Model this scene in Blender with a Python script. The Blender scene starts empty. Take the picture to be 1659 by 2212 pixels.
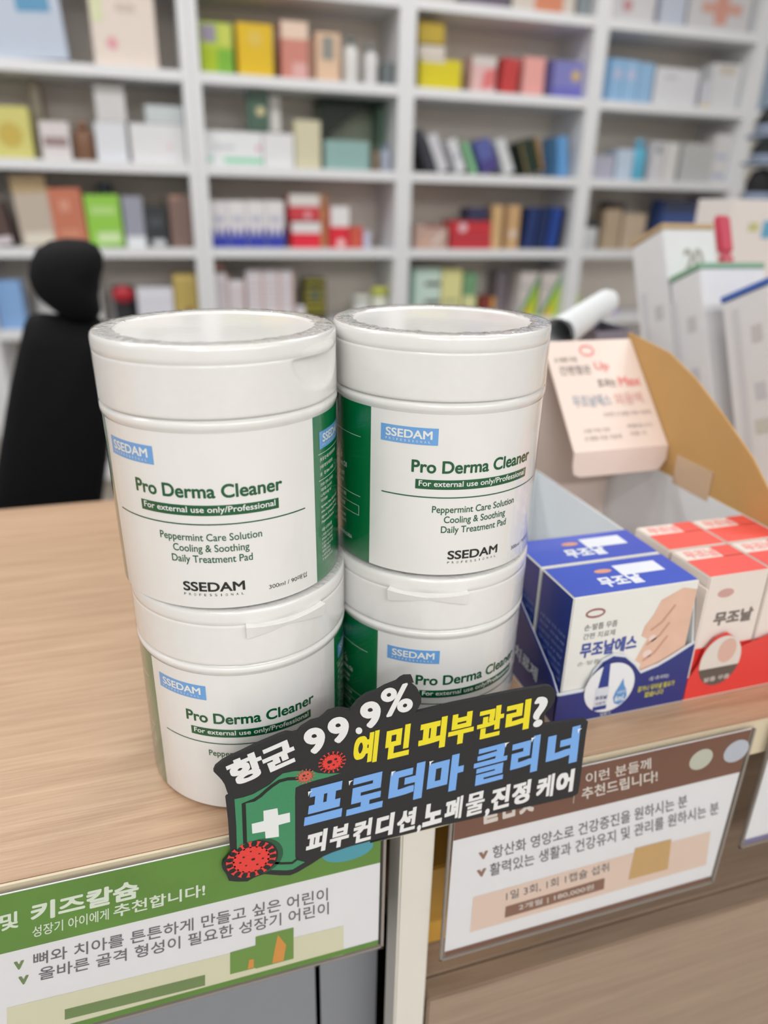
import bpy, bmesh, math, random
from mathutils import Vector, Matrix
random.seed(7)
SC = bpy.context.scene
COL = SC.collection
# ------------------------------------------------------------------ camera
W, H = 1659, 2212
F, PITCH, ROLL, YAW, CH = 1554.5, 0.403426, 0.022, math.radians(72.5), 0.2422
fwd = Vector((math.cos(PITCH)*math.cos(YAW), math.cos(PITCH)*math.sin(YAW), -math.sin(PITCH)))
_r = Vector((math.sin(YAW), -math.cos(YAW), 0)); _u = _r.cross(fwd)
rgt = _r*math.cos(ROLL) + _u*math.sin(ROLL); upv = -_r*math.sin(ROLL) + _u*math.cos(ROLL)
cd = bpy.data.cameras.new('camera'); cam = bpy.data.objects.new('camera', cd); COL.objects.link(cam)
m3 = Matrix((rgt, upv, -fwd)).transposed()
cam.matrix_world = Matrix.Translation((0, 0, CH)) @ m3.to_4x4()
cd.sensor_fit = 'HORIZONTAL'; cd.sensor_width = 36; cd.lens = 36*F/W
cd.clip_start = 0.01; cd.clip_end = 50
cd.dof.use_dof = True; cd.dof.focus_distance = 0.284; cd.dof.aperture_fstop = cd.lens/4.5
SC.camera = cam
# ------------------------------------------------------------------ world, lights, exposure
wd = bpy.data.worlds.new('world'); SC.world = wd; wd.use_nodes = True
wd.node_tree.nodes['Background'].inputs[0].default_value = (0.9, 0.95, 1, 1)
wd.node_tree.nodes['Background'].inputs[1].default_value = 0.25
SC.view_settings.view_transform = 'Standard'; SC.view_settings.look = 'None'
SC.view_settings.exposure = 0.32; SC.view_settings.gamma = 1.0
SC.view_settings.use_curve_mapping = False
CEIL = 1.75
LAMPS = [(-1.0, -2.9), (0.5, -2.9), (2.0, -2.9), (-1.0, -1.5), (0.5, -1.5), (2.0, -1.5), (-0.4, 0.1), (1.9, 0.1), (-0.6, 1.5), (1.3, 1.5), (-2.0, 0.7)]  # last lamp, far left, is added to brighten left-facing sides
POWER = [27]*3+[13, 9, 9]+[3]*2+[16]*2+[11]
for i, (x, y) in enumerate(LAMPS):
    ld = bpy.data.lights.new('ceiling_panel_light', 'AREA'); ld.shape = 'RECTANGLE'; ld.size = 1.1; ld.size_y = 0.28
    ld.energy = POWER[i]; ld.color = (1.0, 1.0, 0.995)
    lo = bpy.data.objects.new('ceiling_panel_light', ld); COL.objects.link(lo); lo.location = (x, y, CEIL-0.045)
# ------------------------------------------------------------------ helpers
def at(px, py, Y):                       # picture point -> point of the plane y=Y
    d = fwd*F + rgt*(px-W/2) - upv*(py-H/2)
    t = Y/d.y
    return Vector((d.x*t, Y, CH+d.z*t))
def lin(c):
    return tuple(((v/255)/12.92 if v/255 <= 0.04045 else ((v/255+0.055)/1.055)**2.4) for v in c)
MATS = {}
def mat(col, rough=0.5, name=None, coat=0.0, metal=0.0, spec=0.5, grain=0.0, bump=0.0, scale=60.0, emit=0):
    key = (tuple(col), rough, coat, metal, spec, grain, bump, scale, emit)
    if key in MATS: return MATS[key]
    m = bpy.data.materials.new(name or 'paint'); m.use_nodes = True
    nt = m.node_tree; b = nt.nodes['Principled BSDF']
    c = lin(col)
    b.inputs['Base Color'].default_value = (*c, 1); b.inputs['Roughness'].default_value = rough
    b.inputs['Metallic'].default_value = metal; b.inputs['Coat Weight'].default_value = coat
    b.inputs['Coat Roughness'].default_value = 0.08; b.inputs['Specular IOR Level'].default_value = spec
    if emit:
        b.inputs['Emission Color'].default_value = (*c, 1); b.inputs['Emission Strength'].default_value = emit
    tc = nt.nodes.new('ShaderNodeTexCoord')
    n = nt.nodes.new('ShaderNodeTexNoise'); n.inputs['Scale'].default_value = scale; n.inputs['Detail'].default_value = 4
    nt.links.new(tc.outputs['Object'], n.inputs['Vector'])
    g = max(grain, 0.03)
    mx = nt.nodes.new('ShaderNodeMix'); mx.data_type = 'RGBA'
    mx.inputs['A'].default_value = (*[v*(1-g) for v in c], 1); mx.inputs['B'].default_value = (*[min(1, v*(1+g)) for v in c], 1)
    nt.links.new(n.outputs['Fac'], mx.inputs['Factor']); nt.links.new(mx.outputs['Result'], b.inputs['Base Color'])
    if bump:
        bp = nt.nodes.new('ShaderNodeBump'); bp.inputs['Strength'].default_value = bump; bp.inputs['Distance'].default_value = 0.001
        nt.links.new(n.outputs['Fac'], bp.inputs['Height']); nt.links.new(bp.outputs['Normal'], b.inputs['Normal'])
    MATS[key] = m
    return m
def wood(name, c1, c2, rot=0.0, sc=1.0):
    m = bpy.data.materials.new(name); m.use_nodes = True; nt = m.node_tree; b = nt.nodes['Principled BSDF']
    tc = nt.nodes.new('ShaderNodeTexCoord'); mp = nt.nodes.new('ShaderNodeMapping')
    mp.inputs['Scale'].default_value = (6*sc, 130*sc, 130*sc); mp.inputs['Rotation'].default_value = (0, 0, rot)
    nt.links.new(tc.outputs['Object'], mp.inputs['Vector'])
    n = nt.nodes.new('ShaderNodeTexNoise'); n.inputs['Scale'].default_value = 1.0; n.inputs['Detail'].default_value = 8; n.inputs['Roughness'].default_value = .62
    n.inputs['Distortion'].default_value = 1.4
    nt.links.new(mp.outputs[0], n.inputs['Vector'])
    mp2 = nt.nodes.new('ShaderNodeMapping'); mp2.inputs['Scale'].default_value = (22*sc, 900*sc, 900*sc)
    nt.links.new(tc.outputs['Object'], mp2.inputs['Vector'])
    n2 = nt.nodes.new('ShaderNodeTexNoise'); n2.inputs['Scale'].default_value = 1; n2.inputs['Detail'].default_value = 3
    nt.links.new(mp2.outputs[0], n2.inputs['Vector'])
    ad = nt.nodes.new('ShaderNodeMath'); ad.operation = 'MULTIPLY_ADD'; ad.inputs[1].default_value = 0.45
    nt.links.new(n2.outputs['Fac'], ad.inputs[0]); nt.links.new(n.outputs['Fac'], ad.inputs[2])
    cr = nt.nodes.new('ShaderNodeValToRGB'); cr.color_ramp.elements[0].position = .48; cr.color_ramp.elements[1].position = .95
    cr.color_ramp.elements[0].color = (*lin(c1), 1); cr.color_ramp.elements[1].color = (*lin(c2), 1)
    nt.links.new(ad.outputs[0], cr.inputs[0]); nt.links.new(cr.outputs[0], b.inputs['Base Color'])
    bp = nt.nodes.new('ShaderNodeBump'); bp.inputs['Strength'].default_value = .25; bp.inputs['Distance'].default_value = 0.0005
    nt.links.new(n2.outputs['Fac'], bp.inputs['Height']); nt.links.new(bp.outputs['Normal'], b.inputs['Normal'])
    b.inputs['Roughness'].default_value = 0.45
    return m
def film_mat(name, bump, scale, spec_w=1.0, tint=1.0, base=0.0):
    m = bpy.data.materials.new(name); m.use_nodes = True; nt = m.node_tree
    for n in list(nt.nodes):
        if n.type != 'OUTPUT_MATERIAL': nt.nodes.remove(n)
    out = [n for n in nt.nodes if n.type == 'OUTPUT_MATERIAL'][0]
    tr = nt.nodes.new('ShaderNodeBsdfTransparent'); tr.inputs[0].default_value = (tint, tint, tint, 1)
    gl = nt.nodes.new('ShaderNodeBsdfGlossy'); gl.inputs['Roughness'].default_value = 0.06
    fr = nt.nodes.new('ShaderNodeFresnel'); fr.inputs['IOR'].default_value = 1.45
    tc = nt.nodes.new('ShaderNodeTexCoord'); mp = nt.nodes.new('ShaderNodeMapping'); mp.inputs['Scale'].default_value = scale
    n = nt.nodes.new('ShaderNodeTexNoise'); n.inputs['Scale'].default_value = 1.0; n.inputs['Detail'].default_value = 5; n.inputs['Distortion'].default_value = 1.5
    bp = nt.nodes.new('ShaderNodeBump'); bp.inputs['Strength'].default_value = bump; bp.inputs['Distance'].default_value = 0.001
    nt.links.new(tc.outputs['Object'], mp.inputs['Vector']); nt.links.new(mp.outputs[0], n.inputs['Vector'])
    nt.links.new(n.outputs['Fac'], bp.inputs['Height'])
    nt.links.new(bp.outputs['Normal'], gl.inputs['Normal']); nt.links.new(bp.outputs['Normal'], fr.inputs['Normal'])
    ml = nt.nodes.new('ShaderNodeMath'); ml.operation = 'MULTIPLY_ADD'; ml.inputs[1].default_value = spec_w; ml.inputs[2].default_value = base; ml.use_clamp = True
    ge = nt.nodes.new('ShaderNodeNewGeometry'); sb = nt.nodes.new('ShaderNodeMath'); sb.operation = 'SUBTRACT'; sb.inputs[0].default_value = 1
    nt.links.new(ge.outputs['Backfacing'], sb.inputs[1]); mb = nt.nodes.new('ShaderNodeMath'); mb.operation = 'MULTIPLY'
    nt.links.new(fr.outputs[0], ml.inputs[0]); nt.links.new(ml.outputs[0], mb.inputs[0]); nt.links.new(sb.outputs[0], mb.inputs[1])
    mx = nt.nodes.new('ShaderNodeMixShader'); nt.links.new(mb.outputs[0], mx.inputs[0])
    nt.links.new(tr.outputs[0], mx.inputs[1]); nt.links.new(gl.outputs[0], mx.inputs[2]); nt.links.new(mx.outputs[0], out.inputs[0])
    return m
def thing(name, label, cat, loc=(0, 0, 0), rotz=0, group=None):
    o = bpy.data.objects.new(name, None); COL.objects.link(o); o.location = loc; o.rotation_euler = (0, 0, rotz)
    o.empty_display_size = 0.02
    o['label'] = label; o['category'] = cat
    if group: o['group'] = group
    return o
def tag(o, label, cat, group=None):
    o['label'] = label; o['category'] = cat
    if group: o['group'] = group
    return o
def link_mesh(name, me, m, parent=None, smooth=False):
    o = bpy.data.objects.new(name, me); COL.objects.link(o)
    if m is not None: me.materials.append(m)
    if smooth:
        for p in me.polygons: p.use_smooth = True
    if parent is not None: o.parent = parent
    return o
def obj(name, bm, m, parent=None, smooth=False):
    me = bpy.data.meshes.new(name); bm.normal_update(); bm.to_mesh(me); bm.free()
    return link_mesh(name, me, m, parent, smooth)
def struct(o): o['kind'] = 'structure'; return o
def box_bm(x0, x1, y0, y1, z0, z1, bev=0.0, bm=None, seg=2):
    own = bm is None
    b = bmesh.new()
    bmesh.ops.create_cube(b, size=1)
    for v in b.verts:
        v.co = Vector((x0+(v.co.x+.5)*(x1-x0), y0+(v.co.y+.5)*(y1-y0), z0+(v.co.z+.5)*(z1-z0)))
    if bev: bmesh.ops.bevel(b, geom=list(b.edges), offset=bev, segments=seg, affect='EDGES')
    if own: return b
    me = bpy.data.meshes.new('tmp'); b.to_mesh(me); b.free(); bm.from_mesh(me); bpy.data.meshes.remove(me); return bm
def box(name, x0, x1, y0, y1, z0, z1, m, parent=None, bev=0.0005):
    return obj(name, box_bm(x0, x1, y0, y1, z0, z1, bev), m, parent)
def poly_bm(pts, thick, axis='y', base=0.0):     # polygon extruded; pts (a,b); axis y: (x,z), axis x: (y,z), axis z:(x,y)
    b = bmesh.new()
    def P(a, c, d):
        return (a, d, c) if axis == 'y' else ((d, a, c) if axis == 'x' else (a, c, d))
    lo = [b.verts.new(P(p[0], p[1], base)) for p in pts]; hi = [b.verts.new(P(p[0], p[1], base+thick)) for p in pts]
    n = len(pts)
    b.faces.new(lo); b.faces.new(hi[::-1])
    for i in range(n): b.faces.new((lo[i], hi[i], hi[(i+1) % n], lo[(i+1) % n]))
    bmesh.ops.recalc_face_normals(b, faces=b.faces)
    bmesh.ops.triangulate(b, faces=[f for f in b.faces if len(f.verts) > 4])
    return b
def lathe_bm(prof, n=96, disp=None, a0=0.0, a1=2*math.pi):
    b = bmesh.new(); full = abs(a1-a0-2*math.pi) < 1e-6
    rings = []
    cnt = n if full else n+1
    for r, z in prof:
        if r < 1e-6: rings.append([b.verts.new((0, 0, z))]); continue
        ring = []
        for i in range(cnt):
            a = a0+(a1-a0)*i/n
            rr, zz = (r, z) if disp is None else disp(a, r, z)
            ring.append(b.verts.new((rr*math.cos(a), rr*math.sin(a), zz)))
        rings.append(ring)
    for k in range(len(rings)-1):
        A, B = rings[k], rings[k+1]
        for i in range(n):
            j = (i+1) % cnt
            if len(A) == 1 and len(B) == 1: continue
            if len(A) == 1: b.faces.new((A[0], B[j], B[i]))
            elif len(B) == 1: b.faces.new((A[i], A[j], B[0]))
            else: b.faces.new((A[i], A[j], B[j], B[i]))
    bmesh.ops.recalc_face_normals(b, faces=b.faces)
    return b
def tube_bm(pts, r, n=10, bm=None):
    b = bm or bmesh.new(); rings = []
    for i, p in enumerate(pts):
        p = Vector(p); q = Vector(pts[min(i+1, len(pts)-1)]); o = Vector(pts[max(i-1, 0)]); t = (q-o).normalized()
        s = t.cross(Vector((0, 0, 1)));
        if s.length < 1e-3: s = t.cross(Vector((0, 1, 0)))
        s.normalize(); u = s.cross(t); rr = r[i] if isinstance(r, (list, tuple)) else r
        rings.append([b.verts.new(p+s*rr*math.cos(2*math.pi*k/n)+u*rr*math.sin(2*math.pi*k/n)) for k in range(n)])
    for A, B in zip(rings, rings[1:]):
        for k in range(n): b.faces.new((A[k], A[(k+1) % n], B[(k+1) % n], B[k]))
    b.faces.new(rings[0]); b.faces.new(rings[-1][::-1])
    bmesh.ops.recalc_face_normals(b, faces=b.faces)
    return b
# ---- lettering: builtin font only, turned into meshes
_tc = {}
_curve = bpy.data.curves.new('type_setting', 'FONT'); _curve.size = 1; _tobj = bpy.data.objects.new('type_setting', _curve)
def text_data(s, off=0.0):
    if (s, off) in _tc: return _tc[(s, off)]
    _curve.body = s; _curve.offset = off; _curve.resolution_u = 6 if len(s) < 22 else 3
    me = _tobj.to_mesh()
    vs = [(v.co.x, v.co.y) for v in me.vertices]; fs = [tuple(p.vertices) for p in me.polygons]
    _tobj.to_mesh_clear(); _tc[(s, off)] = (vs, fs); return vs, fs
def text_norm(s, bold=0.0, off=0.0):     # -> verts in 0..1 box of the inked area, faces; bold stamps copies around the stroke
    vs, fs = text_data(s, off)
    sh = [(0, 0)]
    if bold:
        bx, by = bold if isinstance(bold, tuple) else (bold, bold)
        if isinstance(bold, tuple): sh += [(bx*i/2, by*j/2) for i in range(-2, 3) for j in range(-2, 3) if i or j]     # square pen
        else: sh += [(bx*math.cos(2*math.pi*k/10), by*math.sin(2*math.pi*k/10)) for k in range(10)]
    V, Fc = [], []
    for k, (dx, dy) in enumerate(sh):
        b = len(V); V += [(x+dx, y+dy, k) for x, y in vs]; Fc += [tuple(i+b for i in f) for f in fs]
    x0 = min(v[0] for v in V); x1 = max(v[0] for v in V); y0 = min(v[1] for v in V); y1 = max(v[1] for v in V)
    return [((v[0]-x0)/(x1-x0), (v[1]-y0)/(y1-y0), v[2]) for v in V], Fc, (x1-x0)/(y1-y0)
class Ink:                                # collects print of one colour, built as ONE mesh
    def __init__(s): s.V = []; s.F = []
    def add(s, V, Fc):
        b = len(s.V); s.V += V; s.F += [tuple(i+b for i in f) for f in Fc]
    def quad_text(s, t, bl, br, tr, tl, fn, bold=0.0, off=0.0, step=2e-6):
        V, Fc, _ = text_norm(t, bold, off); out = []
        for u, v, k in V:
            a = (1-u)*(1-v); b = u*(1-v); c = u*v; d = (1-u)*v
            out.append(fn(a*bl[0]+b*br[0]+c*tr[0]+d*tl[0], a*bl[1]+b*br[1]+c*tr[1]+d*tl[1], k*step))
        s.add(out, Fc)
    def rect_text(s, t, x0, x1, y0, y1, fn, **k): s.quad_text(t, (x0, y0), (x1, y0), (x1, y1), (x0, y1), fn, **k)
    def poly(s, pts, fn): s.add([fn(p[0], p[1], 0) for p in pts], [tuple(range(len(pts)))])
    def rect(s, x0, x1, y0, y1, fn, nx=1):
        V = []; Fc = []
        for i in range(nx+1):
            x = x0+(x1-x0)*i/nx; V += [fn(x, y0, 0), fn(x, y1, 0)]
        for i in range(nx): Fc.append((2*i, 2*i+2, 2*i+3, 2*i+1))
        s.add(V, Fc)
    def disc(s, cx, cy, rx, ry, fn, n=32): s.poly([(cx+rx*math.cos(2*math.pi*i/n), cy+ry*math.sin(2*math.pi*i/n)) for i in range(n)], fn)
    def ring(s, cx, cy, rx, ry, w, fn, n=40):
        V = []; Fc = []
        for i in range(n):
            a = 2*math.pi*i/n; V += [fn(cx+rx*math.cos(a), cy+ry*math.sin(a), 0), fn(cx+(rx-w)*math.cos(a), cy+(ry-w)*math.sin(a), 0)]
        for i in range(n):
            j = (i+1) % n; Fc.append((2*i, 2*j, 2*j+1, 2*i+1))
        s.add(V, Fc)
    def line(s, pts, w, fn):
        V = []; Fc = []
        for i, p in enumerate(pts):
            a = Vector(pts[max(i-1, 0)]); b = Vector(pts[min(i+1, len(pts)-1)]); t = (b-a).normalized(); n = Vector((-t.y, t.x))*w/2
            V += [fn(p[0]+n.x, p[1]+n.y, 0), fn(p[0]-n.x, p[1]-n.y, 0)]
        for i in range(len(pts)-1): Fc.append((2*i, 2*i+1, 2*i+3, 2*i+2))
        s.add(V, Fc)
    def build(s, name, m, parent):
        me = bpy.data.meshes.new(name); me.from_pydata(s.V, [], s.F); me.validate(); me.update()
        return link_mesh(name, me, m, parent)
def front(Y): return lambda a, b, k: (a, Y-k, b)           # print on a face that looks to -y
def topf(Z): return lambda a, b, k: (a, b, Z+k)
def leftf(X): return lambda a, b, k: (X-k, a, b)           # looks to -x ; a = y
OAK = wood('light_oak_laminate', (172, 137, 108), (202, 170, 140))
OAKD = wood('light_oak_front', (142, 120, 102), (166, 144, 124))
WHITE = mat((228, 229, 231), .45, 'white_melamine')
# ------------------------------------------------------------------ room
FL = -0.95
floor = struct(box('floor', -3, 5, -4.2, 3.1, FL-.05, FL, mat((176, 170, 160), .35, 'grey_floor_tile', grain=.06, scale=8)))
struct(box('ceiling', -3, 5, -4.2, 3.1, CEIL, CEIL+.05, mat((225, 225, 225), .8, 'ceiling_paint')))
struct(box('wall_back', -3, 5, 3.0, 3.1, FL, CEIL, mat((215, 214, 212), .7, 'wall_paint')))
struct(box('wall_front', -3, 5, -4.3, -4.2, FL, CEIL, mat((205, 205, 204), .7, 'wall_paint_front')))
struct(box('wall_left', -3.1, -3, -4.2, 3.1, FL, CEIL, mat((215, 214, 213), .7, 'wall_paint_left')))
struct(box('wall_right', 5, 5.1, -4.2, 3.1, FL, CEIL, mat((214, 214, 213), .7, 'wall_paint_right')))
for i, (x, y) in enumerate(LAMPS):  # includes a frame for the added far-left lamp
    t = thing('ceiling_light', 'rectangular white ceiling panel light, number of steps from the counter unlike the others', 'lamp', (x, y, CEIL), 0, 'ceiling panel lights')
    t['label'] = 'white rectangular panel light flush on the shop ceiling, one of eleven, far-left one added as fill'
    b = box_bm(-.57, .57, -.16, .16, -.04, 0, .003); obj('frame', b, WHITE, t)
# ------------------------------------------------------------------ counter
EDGE_Y, BACK_Y = 0.2290, 0.626
ct = thing('counter', 'light oak shop counter with pale edge strip and grey fronts', 'counter', (0, EDGE_Y, FL))
def cpart(name, x0, x1, y0, y1, z0, z1, m, bev=.0006): return box(name, x0, x1, y0-EDGE_Y, y1-EDGE_Y, z0-FL, z1-FL, m, ct, bev)
cpart('countertop', -1.6, 1.5, EDGE_Y+.0012, BACK_Y, -.022, 0, OAK)
cpart('edge_strip', -1.6, 1.5, EDGE_Y, EDGE_Y+.0012, -.022, 0.0001, mat((214, 200, 172), .4, 'pale_edge_banding'), 0)
GREY = mat((132, 135, 142), .5, 'grey_laminate'); DARK = mat((52, 47, 42), .6, 'interior_shade_dark')  # DARK puts the shade under the counter into the panel colour
cpart('post', .0845, .1015, .2305, .2475, FL, -.022, mat((222, 218, 208), .4, 'cream_metal', coat=.2), .001)
cpart('front_panel', -1.6, .0845, .262, .278, FL, -.105, GREY)
cpart('front_panel', .052, .0845, .40, .412, FL, -.022, DARK)  # dark sheet inside the gap by the post, its shade painted
cpart('inner_side', .048, .052, .262, .62, FL, -.022, mat((120, 124, 132), .5, 'grey_side'))
cpart('return_top', .42, 1.5, BACK_Y+.0005, 1.25, -.022, 0, OAK)
cpart('return_panel', .44, 1.48, BACK_Y+.02, 1.23, FL, -.0225, GREY)
cpart('top_rail', -1.6, .048, .262, .278, -.105, -.022, mat((90, 92, 96), .5, 'grey_rail'))
cpart('lower_shelf', .1015, 1.45, .245, .60, -.165, -.150, OAKD)
cpart('back_panel', -1.55, 1.45, .60, .612, FL, -.022, DARK)
cpart('drawer_front', .104, .52, .2320, .2445, -.60, -.1505, OAKD, .001)
cpart('drawer_front', .522, 1.40, .2320, .2445, -.60, -.1505, OAKD, .001)
cpart('base_panel', .104, 1.45, .236, .25, FL, -.605, OAKD, .001)
# ------------------------------------------------------------------ the jars
RL_, RB_, JH, LH = .04545, .0449, .0993, .02444
PLASTIC = mat((238, 237, 235), .22, 'white_glossy_plastic', coat=.35, bump=.05, scale=300)
LABELW = mat((240, 239, 237), .3, 'white_label_paper', coat=.2)
GREEN = mat((0, 112, 62), .28, 'green_label_print', coat=.4)
DGREEN = mat((0, 88, 48), .35, 'dark_green_print'); BLUE = mat((112, 170, 232), .35, 'light_blue_print')
INKW = mat((240, 242, 240), .4, 'white_print'); INKK = mat((18, 18, 20), .35, 'black_print')
FILM = film_mat('shrink_film', .45, (60, 60, 14), .75, .985)
CRINK = film_mat('crinkled_film', 1.0, (260, 260, 260), 1.2, .97, .06)
CLEAR = film_mat('clear_acrylic', .0, (1, 1, 1), 1.0, .97)
def cyl(R, phi0, s=1.0, dz=0.0):
    def fn(a, z, k=0.0):                   # a: degrees from the label's middle, z: height in metres
        z += dz; t = math.radians(phi0+a*s); r = R+k
        return (r*math.cos(t), r*math.sin(t), z)
    return fn
DEG = 180/math.pi
def jar(label, x, y, z, phi, lid_kind, lid_phi, tilt=(0, 0)):
    t = thing('pad_jar', label, 'jar', (x, y, z), 0, 'stacked jars of cleansing pads')
    t.rotation_euler = (tilt[0], tilt[1], 0)
    prof = [(0, .0006), (.034, .0006), (.036, 0), (.0405, 0), (.0430, .0004), (.0441, .0012), (RB_, .0024), (RB_, .0705), (.0453, .0710), (.04555, .0720), (.04555, .0728), (.0452, .0737), (.0440, .0741), (.0440, .0752), (0, .0752)]
    obj('body', lathe_bm(prof, 160), PLASTIC, t, True)
    lp = math.radians(lid_phi)
    lprof = [(.0, .0747), (.0442, .0747), (.0452, .0749), (.04545, .0754)]
    zs = [.0754+i*(.0928-.0754)/22 for i in range(1, 23)]
    lprof += [(.04545, q) for q in zs] + [(.04525, .0930), (.04525, .0932), (.04545, .0934), (.04545, .0950), (.04545, .0975), (.0452, .0985), (.0447, .0991), (.0439, .0993), (.0378, .0993), (.0374, .0992), (.0371, .0987), (.036, .0986), (0, .0986)]
    def disp(a, r, q):
        d = (a-lp+math.pi) % (2*math.pi)-math.pi; u = d*r
        if lid_kind == 'scoop' and r > .0450:
            w = u/.0165; c = w*w+((q-.0925)/.0125)**2
            if q <= .0929 and c < 1: r -= .0026*math.sqrt(1-c)*min(1, (.0930-q)/.0012)
            if .0927 < q < .0962 and abs(w) < 1.1: r += .0012*(math.cos(min(1, abs(w)/1.1)*math.pi)+1)/2
        return r, q
    obj('lid', lathe_bm(lprof, 256, disp), PLASTIC, t, True)
    if lid_kind == 'bow':
        b = bmesh.new(); fr = cyl(.04545, lid_phi); n = 24; hw = 21; zc = .0908
        rows = []
        for i in range(n+1):
            a = -hw+2*hw*i/n; e = abs(a)/hw; h = .0006+.0022*e**1.2; pr = .0007+.0021*e
            rows.append([b.verts.new(fr(a, zc+h*1.15, -.0006)), b.verts.new(fr(a, zc+h, pr)), b.verts.new(fr(a, zc-h, pr*.6)), b.verts.new(fr(a, zc-h*1.05, -.0006))])
        for A, B in zip(rows, rows[1:]):
            for k in range(3): b.faces.new((A[k], B[k], B[k+1], A[k+1]))
        b.faces.new(rows[0]); b.faces.new(rows[-1][::-1]); bmesh.ops.recalc_face_normals(b, faces=b.faces)
        obj('lid_tab', b, PLASTIC, t, False)
    # label: white front, green remainder
    def band(a0, a1, R, z0=.0017, z1=.0700):
        f = cyl(R, phi); b = bmesh.new(); n = max(4, int((a1-a0)/3)); V = []
        for i in range(n+1):
            a = a0+(a1-a0)*i/n; V.append((b.verts.new(f(a, z0)), b.verts.new(f(a, z1))))
        for A, B in zip(V, V[1:]): b.faces.new((A[0], B[0], B[1], A[1]))
        bmesh.ops.recalc_face_normals(b, faces=b.faces); return b
    lw = obj('label', band(-59, 55.5, RB_+.00012), LABELW, t, True)
    gp = obj('green_panel', band(55.5, 301, RB_+.00012), GREEN, t, True)
    S = cyl(RB_+.00022, phi, .956, .0006); S2 = cyl(RB_+.00028, phi, .956, .0006)
    # white front
    g = Ink(); sg = dict(step=1.5e-6)
    g.rect_text('Pro Derma Cleaner', -37.2, 37.2, .0457, .0510, S, bold=.026)
    g.rect(-54, 50.5, .0353, .0358, S, 40)
    g.rect_text('Peppermint Care Solution', -25.3, 25.3, .0281, .0320, S, bold=.010)
    g.rect_text('Cooling & Soothing', -18.7, 18.7, .0237, .0276, S, bold=.010)
    g.rect_text('Daily Treatment Pad', -20, 20, .0193, .0232, S, bold=.010)
    g.build('green_lettering', DGREEN, lw)
    g = Ink(); g.rect(-34.8, 34.8, .0390, .0430, S, 30); g.build('title_bar', DGREEN, lw)
    g = Ink(); g.rect_text('For external use only/Professional', -33, 33, .0395, .0426, S2, bold=.014); g.build('white_lettering', INKW, lw)
    g = Ink(); g.rect_text('SSEDAM', -15.6, 15.2, .0082, .0122, S, bold=.026)
    for i, ch in enumerate('PROFESSIONAL'): g.rect_text(ch, -15+i*2.62-(.2 if ch == 'I' else .55), -15+i*2.62+(.2 if ch == 'I' else .55), .0063, .0073, S)
    g.rect_text('300ml / 90매입', 27.2, 50, .0064, .0086, S)
    g.build('black_lettering', INKK, lw)
    def logo(c, zc, par):
        g = Ink(); g.rect(c-15.6, c+15.6, zc-.0035, zc+.0033, S, 12); g.build('logo_patch', BLUE, par)
        g = Ink(); g.rect_text('SSEDAM', c-12.6, c+12.6, zc-.0012, zc+.0022, S2, bold=.026)
        for i, ch in enumerate('PROFESSIONAL'): g.rect_text(ch, c-12.2+i*2.12-(.15 if ch == 'I' else .45), c-12.2+i*2.12+(.15 if ch == 'I' else .45), zc-.0027, zc-.0018, S2)
        g.build('logo_lettering', INKW, par)
    logo(-39.5, .0606, lw); logo(79, .0596, gp)
    g = Ink()
    def ln(t_, a, z, h, right=False, bold=.006):
        V, Fc, asp = text_norm(t_, bold); w = h*asp/RB_*DEG*.80
        if right == 'c': a -= w/2
        g.rect_text(t_, a, a+w, z, z+h, S, bold=bold)
    g.rect(62, 104, .0541, .0543, S, 14); g.rect(62, 104, .0435, .0437, S, 14)
    z = .0510
    for s_, h, bd in [('[제 품 명] 쎄담 프로더마 클리너', .0017, .012), ('[사용기한 및 제조번호]', .0017, .012), ('[용    량] 300ml / 90매입', .0017, .012)]:
        ln(s_, 63.5, z, h, bold=bd); z -= .0030
    z = .0410
    for s_ in ['전성분: 정제수, 글리세린,', '자일리톨, C12-14이드', '1,2-헥산다이올, 이드', '이디티에이', '', 'Ingredients: Water, Glycerin, Betaine,', 'amine, Chlorphenesin, Menthol,', 'ylglycerin, 1,2-Hexanediol, Mentha', '(Peppermint) Oil, Extract']:
        if s_: ln(s_, 63.5, z, .0014)
        z -= .0022 if s_ else .0004
    z -= .0012; ln('사용 시 주의사항', 63.5, z, .0016, bold=.016); z -= .0021
    for s_ in ['1. 화장품 사용 시 사용 후', '   부어오름 가려움이 있는', '2. 상처가 있는 부위에는', '3. 제품은 외용으로 사용', '   보관 및 주의사항', '4. 보관 및 사용 시', '   가. 어린이의 손이 있는']:
        ln(s_, 63.5, z, .0012); z -= .0018
    # left panel
    c = -92
    g.rect(c-23, c+23, .0557, .0559, S, 14); g.rect(c-23, c+23, .0297, .0299, S, 14)
    for k in range(7):                    # leaf sprig
        a = (k-3)*.32; L = .0062-.0009*abs(k-3); p0 = (c+1.0*(k-3), .0432); p1 = (c+math.sin(a)*L/RB_*DEG*.9, .0432+math.cos(a)*L)
        for s in (-1, 1):
            mid = ((p0[0]+p1[0])/2+s*1.1, (p0[1]+p1[1])/2); g.line([p0, mid, p1], .35 if False else .00035, lambda u, v, kk: S(u, v))
    ln('Peppermint Oil', c, .0392, .0030, 'c', .02); ln('피부 자극감 완화', c, .0357, .0018, 'c'); ln('쿨링 진정 케어', c, .0326, .0018, 'c')
    ln('피부저자극 테스트 완료', c, .0270, .0017, 'c')
    for (a0, a1, z0, z1) in [(c-22, c+22, .0253, .02548), (c-22, c+22, .0210, .02118), (c-22, c-21.7, .0210, .0254), (c+21.7, c+22, .0210, .0254)]: g.rect(a0, a1, z0, z1, S, 8)
    ln('피부항균시험 완료', c, .0223, .0019, 'c'); ln('(시험번호 703,704,705,706)', c, .0170, .0016, 'c'); ln('될 수 있습니다.', c+4, .0145, .0015, 'c'); ln('MADE IN KOREA', c+7, .0085, .0016, 'c')
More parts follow.
